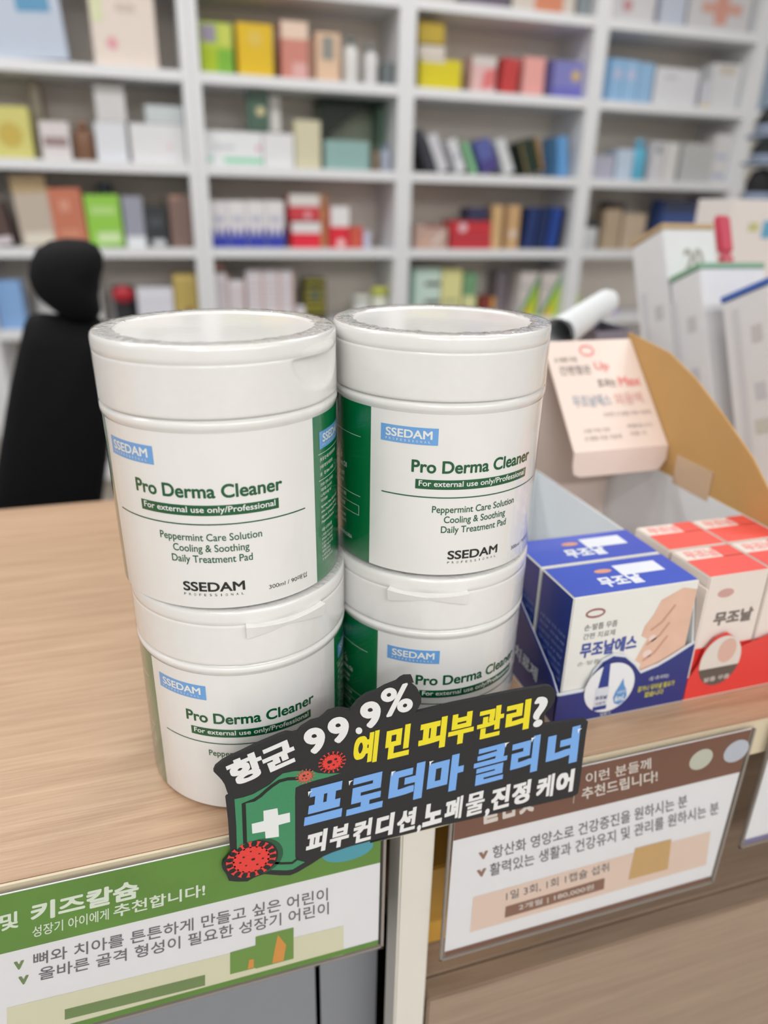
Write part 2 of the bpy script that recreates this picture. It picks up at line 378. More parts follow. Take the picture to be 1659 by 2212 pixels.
    g.build('white_lettering', INKW, gp)
    # shrink film
    fp = [(.0402, -.00005), (.0432, .0001), (.0444, .0009), (.0453, .0022), (.0453, .0700), (.0458, .0716), (.04585, .0742), (.04575, .0760), (.0458, .0976), (.0455, .0988), (.0448, .0995)]
    obj('shrink_film', lathe_bm(fp, 128), FILM, t, True)
    rnd = random.Random(int(x*9999+z*777))
    ph = [rnd.uniform(0, 6.28) for _ in range(6)]
    def cr(a, r, q):
        w = sum(math.sin((11+7*i)*a+ph[i]) for i in range(5))/5
        return (r+(.0012*w if r < .040 else 0), q+.00022*abs(math.sin(37*a+ph[0])+w)*(1 if .0375 < r < .0448 else 0))
    obj('crimped_film_rim', lathe_bm([(.0372, .09945), (.0385, .0996), (.0400, .0997), (.0416, .0996), (.0434, .09965), (.0449, .0995)], 200, cr), CRINK, t, True)
    return t
jar('lower jar of the left stack, white with green sides, partly behind the black sign', .0246, .2859, 0, -93.7, 'bow', -73, (0, 0))
jar('upper jar of the left stack, widest in view, with a thumb scoop in its lid', .0226, .2860, JH+.0003, -105, 'scoop', -41, (0, -.011))
jar('lower jar of the right stack, beside the blue boxes and above the percent sign', .1139, .2881, 0, -80, 'bow', -111)
jar('upper jar of the right stack, beside the pink display card', .1144, .2889, JH+.0003, -87.2, 'plain', 20)
# ------------------------------------------------------------------ black die-cut sign
SY = .2232
def cA(x, y): p = at(460+.2652*x, 1440+.2652*y, SY); return (p.x, p.z)
def cB(x, y): p = at(800+.2954*x, 1460+.2954*y, SY); return (p.x, p.z)
def px(x, y): p = at(x, y, SY); return (p.x, p.z)
sg_o = cA(465, 1900)
t = thing('promotional_sign', 'black die-cut board with Korean lettering and green shield, taped to the counter edge', 'sign', (0, 0, 0))
oa = [(5,855),(20,820),(75,775),(130,745),(230,700),(330,650),(400,618),(480,585),(550,555),(600,540),(650,545),(690,535),(720,500),(800,450),(880,430),(940,370),(1020,345),(1070,348),(1120,360),(1140,335),(1180,285),(1250,230),(1340,200),(1400,165),(1500,125),(1530,98),(1562,82),(1620,80),(1637,130)]
ob = [(300,50),(320,75),(345,95),(372,150),(372,195),(352,235),(325,270),(600,205),(900,143),(1050,112),(1200,88),(1290,73),(1325,80),(1350,105),(1354,140),(1345,190),(1318,235),(1285,265),(1273,300),(1275,357),(1400,342),(1575,321),(1592,335),(1575,440),(1555,600),(1530,800),(1518,860),(1480,885),(1250,937),(1000,990),(750,1045),(500,1100),(250,1162),(0,1222)]
oc = [(1500,1365),(1200,1443),(1100,1470),(970,1515),(900,1545),(860,1570),(800,1610),(740,1645),(690,1675),(630,1700),(540,1700),(420,1690),(370,1705),(330,1722),(280,1750),(200,1752),(130,1745),(108,1690),(85,1660),(74,1635),(82,1600),(100,1580),(125,1550),(145,1530),(140,1480),(134,1400),(125,1270),(115,1180),(103,1080),(110,1068),(132,1058),(115,1020),(95,960),(72,925),(50,900)]
out = [cA(*p) for p in oa]+[cB(*p) for p in ob]+[cA(*p) for p in oc]
obj('board', poly_bm(out, .0016, 'y', SY), mat((40, 40, 42), .75, 'black_card', grain=.5, scale=2500), t)
f1, f2, f3, f4 = front(SY-.00012), front(SY-.00020), front(SY-.00028), front(SY-.00036)
def lat(pts, f=cA): return [f(*p) for p in pts]
k = Ink()
k.poly(lat([(175,1078),(250,1062),(330,1035),(400,995),(460,960),(520,905),(570,868),(660,850),(760,845),(820,852),(860,865),(940,870),(1040,865),(930,900),(850,920),(760,948),(710,965),(672,985),(668,1060),(670,1550),(690,1575),(750,1590),(650,1650),(600,1658),(480,1655),(340,1640),(195,1500),(190,1300)]), f1)
k.build('shield_panel', mat((62, 138, 96), .6, 'shield_green', grain=.1, scale=900), t)
k = Ink()
k.line(lat([(262,1440),(250,1112),(335,1085),(385,1052),(430,1010),(480,970),(540,930),(610,912),(700,908)]), .0016, f2)
k.line(lat([(490,1595),(560,1600),(645,1597),(690,1560)]), .0013, f2); k.build('shield_outline', mat((26, 30, 28), .6, 'outline_black'), t)
k = Ink(); k.poly(lat([(410,1172),(525,1150),(531,1207),(625,1186),(628,1262),(534,1287),(537,1382),(428,1397),(424,1340),(320,1358),(315,1278),(413,1254)]), f2)
k.build('white_cross', mat((228, 230, 230), .6, 'cross_white'), t)
k = Ink(); c0 = cA(388, 1545); k.disc(c0[0], c0[1], .0094, .0098, f2, 48); k.build('virus_halo', mat((38, 84, 58), .6, 'halo_green'), t)
k = Ink(); c0 = cA(338, 1560); k.disc(c0[0], c0[1], .0098, .0098, f3, 48); k.build('virus_backing', mat((34, 32, 32), .6, 'backing_black'), t)
RED = mat((226, 62, 56), .55, 'virus_red', grain=.08, scale=900); DRED = mat((50, 22, 24), .6, 'virus_spots')
def virus(cx, cy, r, n, ang, f, fs, m, spots):
    k = Ink(); k.disc(cx, cy, r, r*.93, f, 40)
    for i in range(n):
        a = 2*math.pi*i/n+ang; d = (math.cos(a), math.sin(a)*.95); q = (-d[1], d[0]); w0, w1 = r*.06, r*.125
        P = lambda s, w: (cx+d[0]*r*s+q[0]*w, cy+d[1]*r*s+q[1]*w)
        k.poly([P(.9, -w0), P(1.22, -w0), P(1.36, -w1), P(1.36, w1), P(1.22, w0), P(.9, w0)], f)
    k.build('virus_icon', m, t)
    k = Ink()
    for (sx, sy, sr) in spots: k.disc(cx+sx*r, cy+sy*r, sr*r, sr*r*.8, fs, 14)
    k.build('virus_spots', DRED, t)
c0 = cA(312, 1566); virus(c0[0], c0[1], .0076, 17, .1, f4, front(SY-.00044), RED, [(-.4, .3, .07), (.1, .0, .11), (.45, .3, .06), (-.3, -.35, .06), (.3, -.45, .07), (.0, .6, .06), (-.6, -.05, .07), (.62, -.1, .07)])
c0 = cA(970, 775); virus(c0[0], c0[1], .0042, 17, .0, f3, f4, RED, [(-.25, .1, .26), (.35, .3, .16), (.15, -.35, .12), (-.35, -.45, .1), (.5, -.05, .08)])
c0 = cA(752, 890); virus(c0[0], c0[1], .0029, 15, .2, f3, f4, mat((206, 96, 78), .6, 'faded_red', grain=.3, scale=1500), [(-.2, .2, .2), (.35, .3, .12), (.1, -.4, .12), (-.4, -.35, .1)])
# lettering
kw = Ink()
def cq(s, tl, tr, bl, ink, bold):
    TL, TR, BL = cA(*tl), cA(*tr), cA(*bl); BR = (TR[0]+BL[0]-TL[0], TR[1]+BL[1]-TL[1])
    ink.quad_text(s, BL, BR, TR, TL, f2, bold=bold)
cq('항', (95, 790), (372, 672), (165, 985), kw, (.055, .042)); cq('균', (372, 692), (632, 578), (440, 872), kw, (.055, .045))
cq('9', (725, 520), (895, 475), (770, 725), kw, .05); cq('9', (920, 433), (1090, 388), (963, 638), kw, .05); cq('9', (1185, 305), (1350, 262), (1226, 515), kw, .05)
cq('.', (1155, 500), (1208, 486), (1168, 553), kw, .03); cq('%', (1358, 190), (1605, 122), (1392, 418), kw, .03)
PEN = {'프': (.07, .062), '로': (.075, .036), '더': (.062, .06), '마': (.055, .055), '클': (.075, .024), '리': (.062, .045), '너': (.065, .06), '예': (.036, .05), '민': (.05, .045), '피': (.05, .055), '부': (.06, .036), '관': (.05, .032), '컨': (.045, .036), '디': (.058, .055), '션': (.042, .036), '노': (.06, .055), '폐': (.026, .05), '물': (.055, .02), '진': (.05, .036), '정': (.045, .036), '케': (.032, .045), '어': (.055, .055), '?': .035}
def row(chars, x_a, yb_a, yt_a, x_b, yb_b, yt_b, d, ink, bold):
    for ch, x0, x1 in chars:
        yb = lambda x: yb_a+(yb_b-yb_a)*(x-x_a)/(x_b-x_a); yt = lambda x: yt_a+(yt_b-yt_a)*(x-x_a)/(x_b-x_a)
        e = 2.0
        if ch == ',':
            ink.quad_text(ch, px(x0, yb(x0)+9), px(x1-d*.4, yb(x1)+9), px(x1, yb(x1)-7), px(x0+d*.4, yb(x0)-7), f2, bold=.05); continue
        ink.quad_text(ch, px(x0, yb(x0)), px(x1-d, yb(x1)), px(x1, yt(x1)), px(x0+d, yt(x0)), f2, bold=PEN.get(ch, bold))
ky = Ink(); row([('예', 760, 820), ('민', 829, 889), ('피', 901, 967), ('부', 965, 1027), ('관', 1027, 1091), ('리', 1089, 1148)], 760, 1657, 1588, 1147, 1573, 1508, 7, ky, .052)
row([('?', 1149, 1184)], 760, 1657, 1588, 1147, 1573, 1508, 5, kw, .055)
kb = Ink(); row([('프', 656, 746), ('로', 747, 834), ('더', 836, 919), ('마', 919, 1005), ('클', 1018, 1099), ('리', 1099, 1168), ('너', 1176, 1254)], 659, 1783, 1704, 1246, 1646, 1567, 9, kb, .066)
row([('피', 659, 708), ('부', 710, 757), ('컨', 760, 806), ('디', 809, 853), ('션', 855, 901), (',', 899, 910), ('노', 911, 959), ('폐', 958, 1001), ('물', 1003, 1049), (',', 1046, 1058), ('진', 1058, 1104), ('정', 1103, 1148), ('케', 1156, 1199), ('어', 1198, 1242)], 660, 1847, 1799, 1237, 1709, 1660, 6, kw, .045)
kw.build('white_lettering', mat((232, 232, 232), .6, 'sign_white'), t)
ky.build('yellow_lettering', mat((238, 222, 40), .6, 'sign_yellow'), t)
kb.build('blue_lettering', mat((122, 172, 236), .6, 'sign_blue'), t)
kh = Ink()                                                       # white glints at the corners of the blue letters
for (x, y) in [(663, 1706), (751, 1683), (843, 1663), (925, 1641), (1088, 1601), (1145, 1590), (1245, 1571)]:
    kh.poly([px(x+2, y+3), px(x+12, y+1), px(x+6, y+5), px(x+3, y+13)], front(SY-.00035))
kh.build('letter_glints', mat((240, 242, 245), .5, 'glint_white'), t)
# ------------------------------------------------------------------ sign holders on the counter front
HY = .2258                                                       # paper face
def holder(label, x0, x1, z0, z1, paper):
    t = thing('sign_holder', label, 'sign holder', (0, 0, 0))
    p = box('paper', x0+.0025, x1-.0025, HY, HY+.0006, z0+.002, z1, paper, t, 0)
    b = box_bm(x0, x1, HY-.0014, HY-.0006, z0, z1+.001, .0002); box_bm(x0, x1, HY+.0008, HY+.0016, z0, z1+.001, .0002, b)
    obj('acrylic_sleeve', b, CLEAR, t)
    b = box_bm(x0, x0+.0012, HY-.0006, HY+.0008, z0, z1, 0); box_bm(x1-.0012, x1, HY-.0006, HY+.0008, z0, z1, 0, b); box_bm(x0, x1, HY-.0006, HY+.0008, z0, z0+.001, 0, b)
    obj('sleeve_edge', b, mat((150, 140, 132), .3, 'acrylic_edge'), t)
    return t, p
PAPER = mat((236, 236, 240), .5, 'banner_paper')
g1, g2, g3 = front(HY-.0001), front(HY-.0002), front(HY-.0003)
def hp(x, y): q = at(x, y, HY); return (q.x, q.z)
def htext(ink, s, x0, y0, x1, y1, h, bold=.01):       # baseline from (x0,y0) to (x1,y1) in picture points, height h upward
    ink.quad_text(s, hp(x0, y0), hp(x1, y1), hp(x1, y1-h), hp(x0, y0-h), g2, bold=bold)
t, p = holder('clear holder with green-headed calcium notice hanging below the left jars', -.150, .0755, -.0880, -.0008, PAPER)
k = Ink(); k.rect(-.1475, .073, -.0315, -.0009, g1); k.rect(-.1475, .073, -.0859, -.0825, g2); k.build('green_band', mat((92, 140, 44), .5, 'leaf_green', grain=.22, scale=30), p)
k = Ink()
k.disc(.058, -.0195, .0115, .006, g2); k.build('blue_seal', mat((70, 160, 180), .5, 'teal_print'), p)
k = Ink(); htext(k, '및', 0, 2012, 40, 2002, 36, .03); htext(k, '키즈칼슘', 66, 1993, 300, 1938, 40, .04); htext(k, '성장기 아이에게', 70, 2025, 235, 1985, 24, .01); htext(k, '추천합니다!', 245, 1982, 443, 1934, 27, .018)
k.build('header_lettering', mat((226, 236, 220), .5, 'pale_print'), p)
k = Ink(); htext(k, '뼈와 치아를 튼튼하게 만들고 싶은 어린이', 72, 2086, 708, 1944, 27, .006); htext(k, '올바른 골격 형성이 필요한 성장기 어린이', 84, 2118, 710, 1974, 27, .006)
k.build('body_lettering', mat((104, 102, 108), .5, 'grey_print'), p)
k = Ink(); htext(k, 'v', 30, 2096, 52, 2091, 18, .03); htext(k, 'v', 40, 2128, 62, 2123, 18, .03)
a, b_ = hp(140, 2212), hp(443, 2118); k.quad_text('I', hp(140, 2202), hp(443, 2128), hp(443, 2105), hp(140, 2180), g2); k.build('green_bar', mat((112, 138, 82), .5, 'bar_green'), p)
k = Ink(); k.poly([hp(15, 2245), hp(742, 2062), hp(742, 1999), hp(15, 2177)], g1); k.build('cream_panel', mat((222, 220, 190), .5, 'cream_print'), p)
k = Ink(); k.poly([hp(497, 2104), hp(552, 2090), hp(552, 2042), hp(497, 2057)], g2); k.poly([hp(552, 2092), hp(634, 2070), hp(634, 2003), hp(552, 2023)], g2); k.build('box_picture', mat((108, 150, 60), .5, 'picture_green'), p)
k = Ink(); k.poly([hp(588, 2080), hp(612, 2074), hp(618, 2040), hp(600, 2018), hp(594, 2045)], g3); k.poly([hp(535, 2092), hp(548, 2089), hp(548, 2070), hp(538, 2072)], g3); k.build('orange_picture', mat((222, 150, 60), .5, 'picture_orange'), p)
t, p = holder('clear holder with brown-headed health notice hanging below the blue boxes', .1060, .2735, -.1105, -.0008, PAPER)
k = Ink(); k.rect(.1085, .271, -.0290, -.0009, g1); k.rect(.1085, .271, -.1084, -.1050, g2); k.build('brown_band', mat((116, 72, 52), .5, 'brown_print', grain=.1, scale=60), p)
k = Ink(); htext(k, '꿀잠꽃 ㄱ', 1040, 1782, 1200, 1738, 62, .04); htext(k, '이런 분들께', 1265, 1694, 1406, 1660, 24, .012); htext(k, '추천드립니다!', 1256, 1728, 1420, 1688, 26, .02); k.line([hp(1238, 1735), hp(1243, 1690)], .0003, g2)
k.build('header_lettering', mat((226, 216, 208), .5, 'pale_print2'), p)
k = Ink(); htext(k, '항산화 영양소로 건강증진을 원하시는 분', 1064, 1855, 1484, 1742, 27, .006); htext(k, '활력있는 생활과 건강유지 및 관리를 원하시는 분', 1058, 1893, 1552, 1757, 27, .006); htext(k, '1일 3회, 1회 1캡슐 섭취', 1093, 1946, 1315, 1882, 20, .004)
k.build('body_lettering', mat((104, 100, 104), .5, 'grey_print2'), p)
k = Ink(); k.poly([hp(1015, 2014), hp(1525, 1868), hp(1535, 1795), hp(1022, 1938)], g1); k.build('peach_panel', mat((232, 206, 190), .5, 'peach_print'), p)
k = Ink(); k.poly([hp(1090, 1982), hp(1304, 1920), hp(1306, 1896), hp(1092, 1958)], g2); k.build('brown_bar', mat((138, 96, 76), .5, 'bar_brown'), p)
k = Ink(); k.quad_text('2개월 | 180,000원', hp(1120, 1968), hp(1282, 1922), hp(1282, 1908), hp(1120, 1953), g3, bold=.01); htext(k, '', 0, 0, 1, 1, 1) if False else None; k.build('bar_lettering', mat((226, 216, 208), .5, 'pale_print3'), p)
k = Ink(); k.poly([hp(1357, 1900), hp(1442, 1877), hp(1450, 1812), hp(1372, 1832)], g2); k.build('box_picture', mat((206, 166, 108), .5, 'picture_tan'), p)
k = Ink(); htext(k, 'v', 1034, 1858, 1054, 1852, 16, .04); htext(k, 'v', 1030, 1896, 1050, 1890, 16, .04); k.build('check_marks', mat((150, 110, 90), .5, 'check_brown'), p)
k = Ink(); c0 = hp(1514, 1640); k.disc(c0[0], c0[1], .0070, .0066, g2); k.build('pale_seal', mat((196, 198, 182), .5, 'seal_green'), p)
k = Ink(); c0 = hp(1590, 1622); k.disc(c0[0], c0[1], .0078, .0072, g2); k.build('blue_seal', mat((190, 196, 208), .5, 'seal_blue'), p)
t, p = holder('clear holder with purple-edged notice at the right end of the counter front', .2860, .44, -.0880, -.0008, PAPER)
k = Ink(); k.rect(.2885, .437, -.0250, -.0009, g1); k.build('black_band', mat((28, 28, 30), .5, 'black_band'), p)
k = Ink(); k.rect(.2885, .437, -.086, -.0825, g1); k.build('purple_band', mat((120, 112, 160), .5, 'purple_print'), p)
# ------------------------------------------------------------------ blue tray
NAVY = mat((30, 44, 122), .35, 'navy_print', coat=.3); TRW = mat((228, 232, 236), .4, 'coated_white_board', coat=.2); BOXB = mat((38, 78, 196), .3, 'cobalt_print', coat=.3)
TX0, TX1, TY0, TY1 = .1725, .2500, .2540, .4300
t = thing('display_tray', 'open navy cardboard tray holding blue medicine boxes, white inside', 'tray', (0, 0, 0))
tt = .0008
box('tray_base', TX0, TX1, TY0, TY1, .0, .0010, TRW, t, 0)
cut = [(TY0, .0010), (TY0, .0200), (.2680, .0150), (.3126, .0270), (.36, .070), (TY1, .070), (TY1, .0010)]
cut = [(TY0, .0010), (TY0, .0190), (.2620, .0260), (.3100, .0520), (.34, .070), (TY1, .070), (TY1, .0010)]
obj('left_wall', poly_bm(cut, tt, 'x', TX0), NAVY, t)
obj('left_lining', poly_bm(cut, tt*.6, 'x', TX0+tt), TRW, t)
obj('right_wall', poly_bm([(TY0, .0010), (TY0, .0340), (.2600, .0600), (.268, .070), (TY1, .070), (TY1, .0010)], tt, 'x', TX1-tt), TRW, t)
box('back_wall', TX0, TX1, TY1-tt, TY1, .001, .070, TRW, t, 0)
lp = [(TX0, .0010), (TX1, .0010), (TX1, .0365), (.2450, .0338), (.2380, .0300), (.2300, .0262), (.2200, .0236), (.2150, .0300), (.2090, .0355), (.2020, .0375), (.1960, .0350), (.1915, .0290), (.1895, .0205), (.1880, .0188), (TX0, .0188)]
def up(pts, dz): return [(a, b+dz if b > .002 else b) for a, b in pts]
obj('front_lip_back', poly_bm(up(lp, .0012), tt, 'y', TY0), TRW, t)
fl = obj('front_lip', poly_bm(lp, .0006, 'y', TY0-.0007), NAVY, t)
h1, h2, h3 = front(TY0-.0009), front(TY0-.0010), front(TY0-.0011)
k = Ink(); k.disc(.2020, .0190, .0145, .0150, h1, 40); k.build('white_circle', mat((232, 234, 238), .4, 'circle_white'), t)
k = Ink(); k.poly([(.1950, .0200), (.2010, .0200), (.2000, .0345), (.1965, .0345)], h2); k.rect(.1938, .2018, .0060, .0085, h2); k.build('bottle_cap_print', mat((40, 58, 140), .4, 'cap_blue'), t)
k = Ink(); k.rect(.1938, .2018, .0085, .0200, h2); k.build('bottle_print', mat((214, 218, 228), .4, 'bottle_white'), t)
k = Ink(); k.rect_text('무조날', .1943, .2013, .0125, .0150, h3, bold=.03); k.rect_text('외용액', .1950, .2005, .0093, .0112, h3); k.build('bottle_lettering', mat((50, 60, 110), .4, 'bottle_ink'), t)
k = Ink(); k.poly([(.2050, .0120), (.2062, .0085), (.2090, .0070), (.2120, .0085), (.2132, .0120), (.2120, .0165), (.2105, .0190), (.2093, .0235), (.2078, .0195), (.2058, .0155)], h2); k.build('drop_print', mat((94, 150, 208), .4, 'drop_blue'), t)
k = Ink(); k.rect_text('6mL', .2062, .2122, .0095, .0132, h3, bold=.02); k.rect_text('내용량', .2068, .2118, .0142, .0160, h3); k.rect_text('1일 1회 바르는', .2255, .2375, .0185, .0210, h1); k.rect_text('일용기', .1990, .2050, .0018, .0035, h1); k.build('white_lettering', INKW, t)
k = Ink(); k.rect_text('갈거나 닦아낼 필요가', .2195, .2420, .0125, .0160, h1, bold=.02); k.rect_text('없습니다', .2245, .2360, .0082, .0117, h1, bold=.02); k.build('yellow_lettering', mat((214, 206, 70), .4, 'lip_yellow'), t)
k = Ink(); V, Fc, _ = text_norm('치료제', .02); k.add([(TX0-.0002-q*3e-6, .3000-.026*u, .0130+.0085*v) for u, v, q in V], Fc); k.build('side_lettering', mat((236, 240, 248), .4, 'side_ink'), t)
def medbox(label, y0, full):
    x0, x1, z0, z1, d = .1755, .2465, .0012, .0735, .0305
    o = thing('medicine_box', label, 'box', (x0, y0, z0), 0, 'blue and white medicine boxes in the navy tray')
    w, hh = x1-x0, z1-z0
    obj('carton', box_bm(0, w, 0, d, 0, hh, .0006), mat((234, 233, 228), .35, 'carton_white', coat=.25), o)
    k = Ink(); k.rect(.0006, w-.0006, .0006, d-.0006, topf(hh+.0001)); k.build('top_print', BOXB, o)
    k = Ink(); k.add([(-.0001, .0006, .0006), (-.0001, d-.0006, .0006), (-.0001, d-.0006, hh-.0006), (-.0001, .0006, hh-.0006)], [(0, 1, 2, 3)]); k.build('side_print', mat((34, 56, 142), .35, 'side_blue', coat=.2), o)
    T = topf(hh+.0002); T2 = topf(hh+.0003)
    k = Ink(); k.quad_text('무조날', (.0200, .0050), (.0440, .0050), (.0440, .0150), (.0200, .0150), T, bold=.05); k.rect(.036, .061, .0140, .0245, T); k.build('top_lettering', mat((226, 230, 240), .4, 'top_ink'), o)
    k = Ink(); k.disc(.0285, .0205, .0050, .0020, T); k.build('top_emblem', mat((214, 150, 120), .4, 'emblem_peach'), o)
    k = Ink()
    for i in range(9):
        V, Fc, _ = text_norm(['손톱 발톱 무좀 치료제', '피부 외용제', '사용기한 제조번호', '주의사항', '성분 정제수', '사용 시 주의사항', '발톱 외용액', '치료제 피부용', '손발톱 무좀용'][i], 0)
        k.add([(-.0002, d-.003-(d-.006)*u, .048-.0042*i+.0018*v) for u, v, q in V], Fc)
    k.build('side_lettering', mat((150, 166, 214), .4, 'side_text'), o)
    if full:
        G = front(-.0001); G2 = front(-.0002); G3 = front(-.0003)
        k = Ink(); k.poly([(.0440, .0130), (.0530, .0080), (w-.0007, .0150), (w-.0007, hh-.0050), (.0620, hh-.0030), (.0500, .0640), (.0470, .0560), (.0430, .0500), (.0420, .0445), (.0460, .0420), (.0430, .0350), (.0410, .0300), (.0450, .0270), (.0420, .0200)], G); k.build('foot_picture', mat((226, 186, 164), .5, 'foot_skin', grain=.12, scale=90), o)
        k = Ink(); k.disc(.0530, .0200, .0060, .0055, G2); k.disc(.0475, .0330, .0028, .0024, G2); k.disc(.0490, .0420, .0024, .0020, G2); k.build('toenail_picture', mat((238, 212, 200), .5, 'nail_pink'), o)
        k = Ink()
        for pts in ([(.0455, .0290), (.0520, .0330), (.0580, .0420)], [(.0460, .0385), (.0530, .0430), (.0575, .0500)], [(.0470, .0470), (.0530, .0510), (.0590, .0600)]): k.line(pts, .0012, G2)
        k.build('toe_crease_picture', mat((204, 152, 130), .5, 'crease_brown'), o)
        k = Ink(); k.ring(.0130, hh-.0100, .0055, .0027, .0012, G, 32); k.rect_text('HANDOK', .0085, .0175, hh-.0107, hh-.0092, G, bold=.01) if False else None; k.build('brand_oval', mat((160, 110, 104), .5, 'oval_red'), o)
        k = Ink(); k.rect_text('손·발톱 무좀', .0080, .0265, hh-.0195, hh-.0158, G, bold=.015); k.rect_text('간편 치료제', .0080, .0260, hh-.0245, hh-.0210, G, bold=.01); k.rect_text('손·발톱 외용액', .0070, .0330, .0325, .0350, G); k.build('grey_lettering', mat((128, 126, 124), .5, 'front_ink'), o)
        k = Ink(); k.rect_text('무조날에스', .0075, .0400, .0370, .0460, G2, bold=.04); k.build('blue_lettering', mat((70, 84, 160), .5, 'front_blue'), o)
        k = Ink(); k.poly([(.0250, .0190), (.0420, .0250), (.0440, .0170), (.0500, .0110), (.0320, .0060)], G2); k.build('water_picture', mat((188, 206, 230), .5, 'water_blue'), o)
        k = Ink(); k.poly([(.0, .0015), (w, .0015), (w, .0155), (.0550, .0090), (.0350, .0060), (.020, .0050), (0, .0050)], G); k.build('navy_print', NAVY, o)
    return o
medbox('front blue-topped medicine box with a foot picture on its face', .2556, True)
medbox('second blue-topped medicine box, behind the one with the foot picture', .2880, False)
# ------------------------------------------------------------------ red tray
REDP = mat((226, 60, 56), .35, 'red_print', coat=.25); PINKW = mat((236, 222, 214), .45, 'white_board_pink_bounce'); KRAFT = mat((198, 156, 96), .65, 'kraft_board', grain=.06, scale=40)  # PINKW: reflected pinkish light is put into the white board's colour
RX0, RX1, RY0, RY1 = .2506, .3310, .2540, .4600
t = thing('display_tray', 'open red and white cardboard tray with kraft side wing and pink card', 'tray', (0, 0, 0))
box('tray_base', RX0, RX1, RY0, RY1, 0, .001, PINKW, t, 0)
box('left_wall', RX0, RX0+.0008, RY0, RY1, .001, .068, PINKW, t, 0)
obj('side_wing', poly_bm([(RY0, .001), (RY0, .060), (.262, .0735), (.305, .094), (.323, .109), (.353, .127), (.383, .143), (.412, .154), (.4600, .160), (RY1, .001)], .0012, 'x', RX1-.0012), KRAFT, t)
box('wing_lining', RX1-.0016, RX1-.0012, RY0+.002, RY1, .001, .0735, TRW, t, 0)
box('back_wall', RX0, RX1-.0012, .4588, RY1, .001, .150, PINKW, t, 0)
lipr = [(RX0, .001), (RX1, .001), (RX1, .040), (.300, .034), (.285, .030), (.2800, .0290), (.276, .0360), (.270, .0400), (.263, .0380), (.2575, .0310), (.2555, .022), (RX0, .014)]
obj('front_lip', poly_bm(lipr, .0010, 'y', RY0-.0006), REDP, t)
q1, q2, q3 = front(RY0-.0008), front(RY0-.0009), front(RY0-.0010)
k = Ink(); k.disc(.2690, .0230, .0130, .0155, q1, 40); k.build('round_picture', mat((222, 212, 204), .5, 'round_white'), t)
k = Ink(); k.poly([(.2690+.0130*math.cos(a), .0230+.0155*math.sin(a)) for a in [math.radians(195+150*i/16) for i in range(17)]], q2); k.build('round_band', mat((96, 86, 80), .5, 'band_grey'), t)
k = Ink(); k.disc(.2720, .0290, .0058, .0075, q2, 24); k.build('toe_picture', mat((216, 176, 160), .5, 'toe_skin'), t)
k = Ink(); k.rect_text('발톱 무좀', .2610, .2775, .0105, .0135, q3, bold=.02); k.build('band_lettering', mat((210, 200, 192), .5, 'band_ink'), t)
# header card: slanted panel + folded lower flap
def P3(x, s): return (x, .4560-.060*s, .1560-.0620*s)      # s 0 top .. 1 fold
cx0, cx1 = .2580, .3292
bm = bmesh.new(); th = Vector((0, .0007, -.0007))
pts = [P3(cx0, 0), P3(cx1, 0), P3(cx1, 1), P3(cx0-.002, 1)]
lo = [bm.verts.new(p_) for p_ in pts]; hi = [bm.verts.new(Vector(p_)+th) for p_ in pts]
bm.faces.new(lo); bm.faces.new(hi[::-1])
for i in range(4): bm.faces.new((lo[i], hi[i], hi[(i+1) % 4], lo[(i+1) % 4]))
bmesh.ops.recalc_face_normals(bm, faces=bm.faces)
CARD = mat((244, 226, 216), .4, 'pink_card', coat=.2)
hc = obj('header_card', bm, CARD, t)
fl_pts = [(cx0-.002, .0940), (cx1, .0940), (cx1+.0003, .0840), (cx1-.004, .0770), (cx1-.008, .0760), (.2620, .0760), (.2575, .0785), (cx0-.002, .0850)]
obj('card_flap', poly_bm(fl_pts, .0008, 'y', .3955), mat((240, 220, 212), .4, 'pink_flap'), t)
cf = lambda a, b, q: tuple(Vector(P3(cx0+(cx1-cx0)*a, 1-b))+Vector((0, -.00015, .00015))*(1+q*1e4))
k = Ink(); k.ring(.45, .90, .085, .055, .02, cf, 32); k.rect_text('Up', .48, .64, .69, .79, cf, bold=.03); k.rect_text('Max', .69, .94, .55, .64, cf, bold=.04); k.build('red_lettering', mat((238, 150, 146), .5, 'card_red'), hc)
k = Ink(); k.rect_text('손·발톱 무좀', .06, .31, .80, .845, cf, bold=.01); k.rect_text('간편함은', .08, .43, .68, .765, cf, bold=.02); k.rect_text('효과는', .45, .66, .55, .63, cf, bold=.03)
k.rect_text('간편한 손·발톱 무좀 치료제', .40, .93, .285, .32, cf); k.rect_text('손톱 무좀 전용', .14, .42, .155, .19, cf); k.rect_text('손·발톱 외용 치료제', .12, .52, .085, .125, cf); k.rect_text('제품입니다', .62, .90, .17, .205, cf); k.rect_text('사용 시', .62, .80, .10, .14, cf); k.build('grey_lettering', mat((150, 140, 136), .5, 'card_grey'), hc)
k = Ink(); k.rect_text('무조날에스', .12, .54, .38, .49, cf, bold=.03); k.build('blue_lettering', mat((176, 180, 190), .5, 'card_blue'), hc)
k = Ink(); k.rect_text('외용액', .58, .90, .38, .49, cf, bold=.03); k.build('pink_lettering', mat((228, 184, 176), .5, 'card_pink'), hc)
box('tape_patch', RX1-.0019, RX1-.0013, .350, .385, .070, .090, mat((206, 178, 150), .25, 'clear_tape'), t, 0)
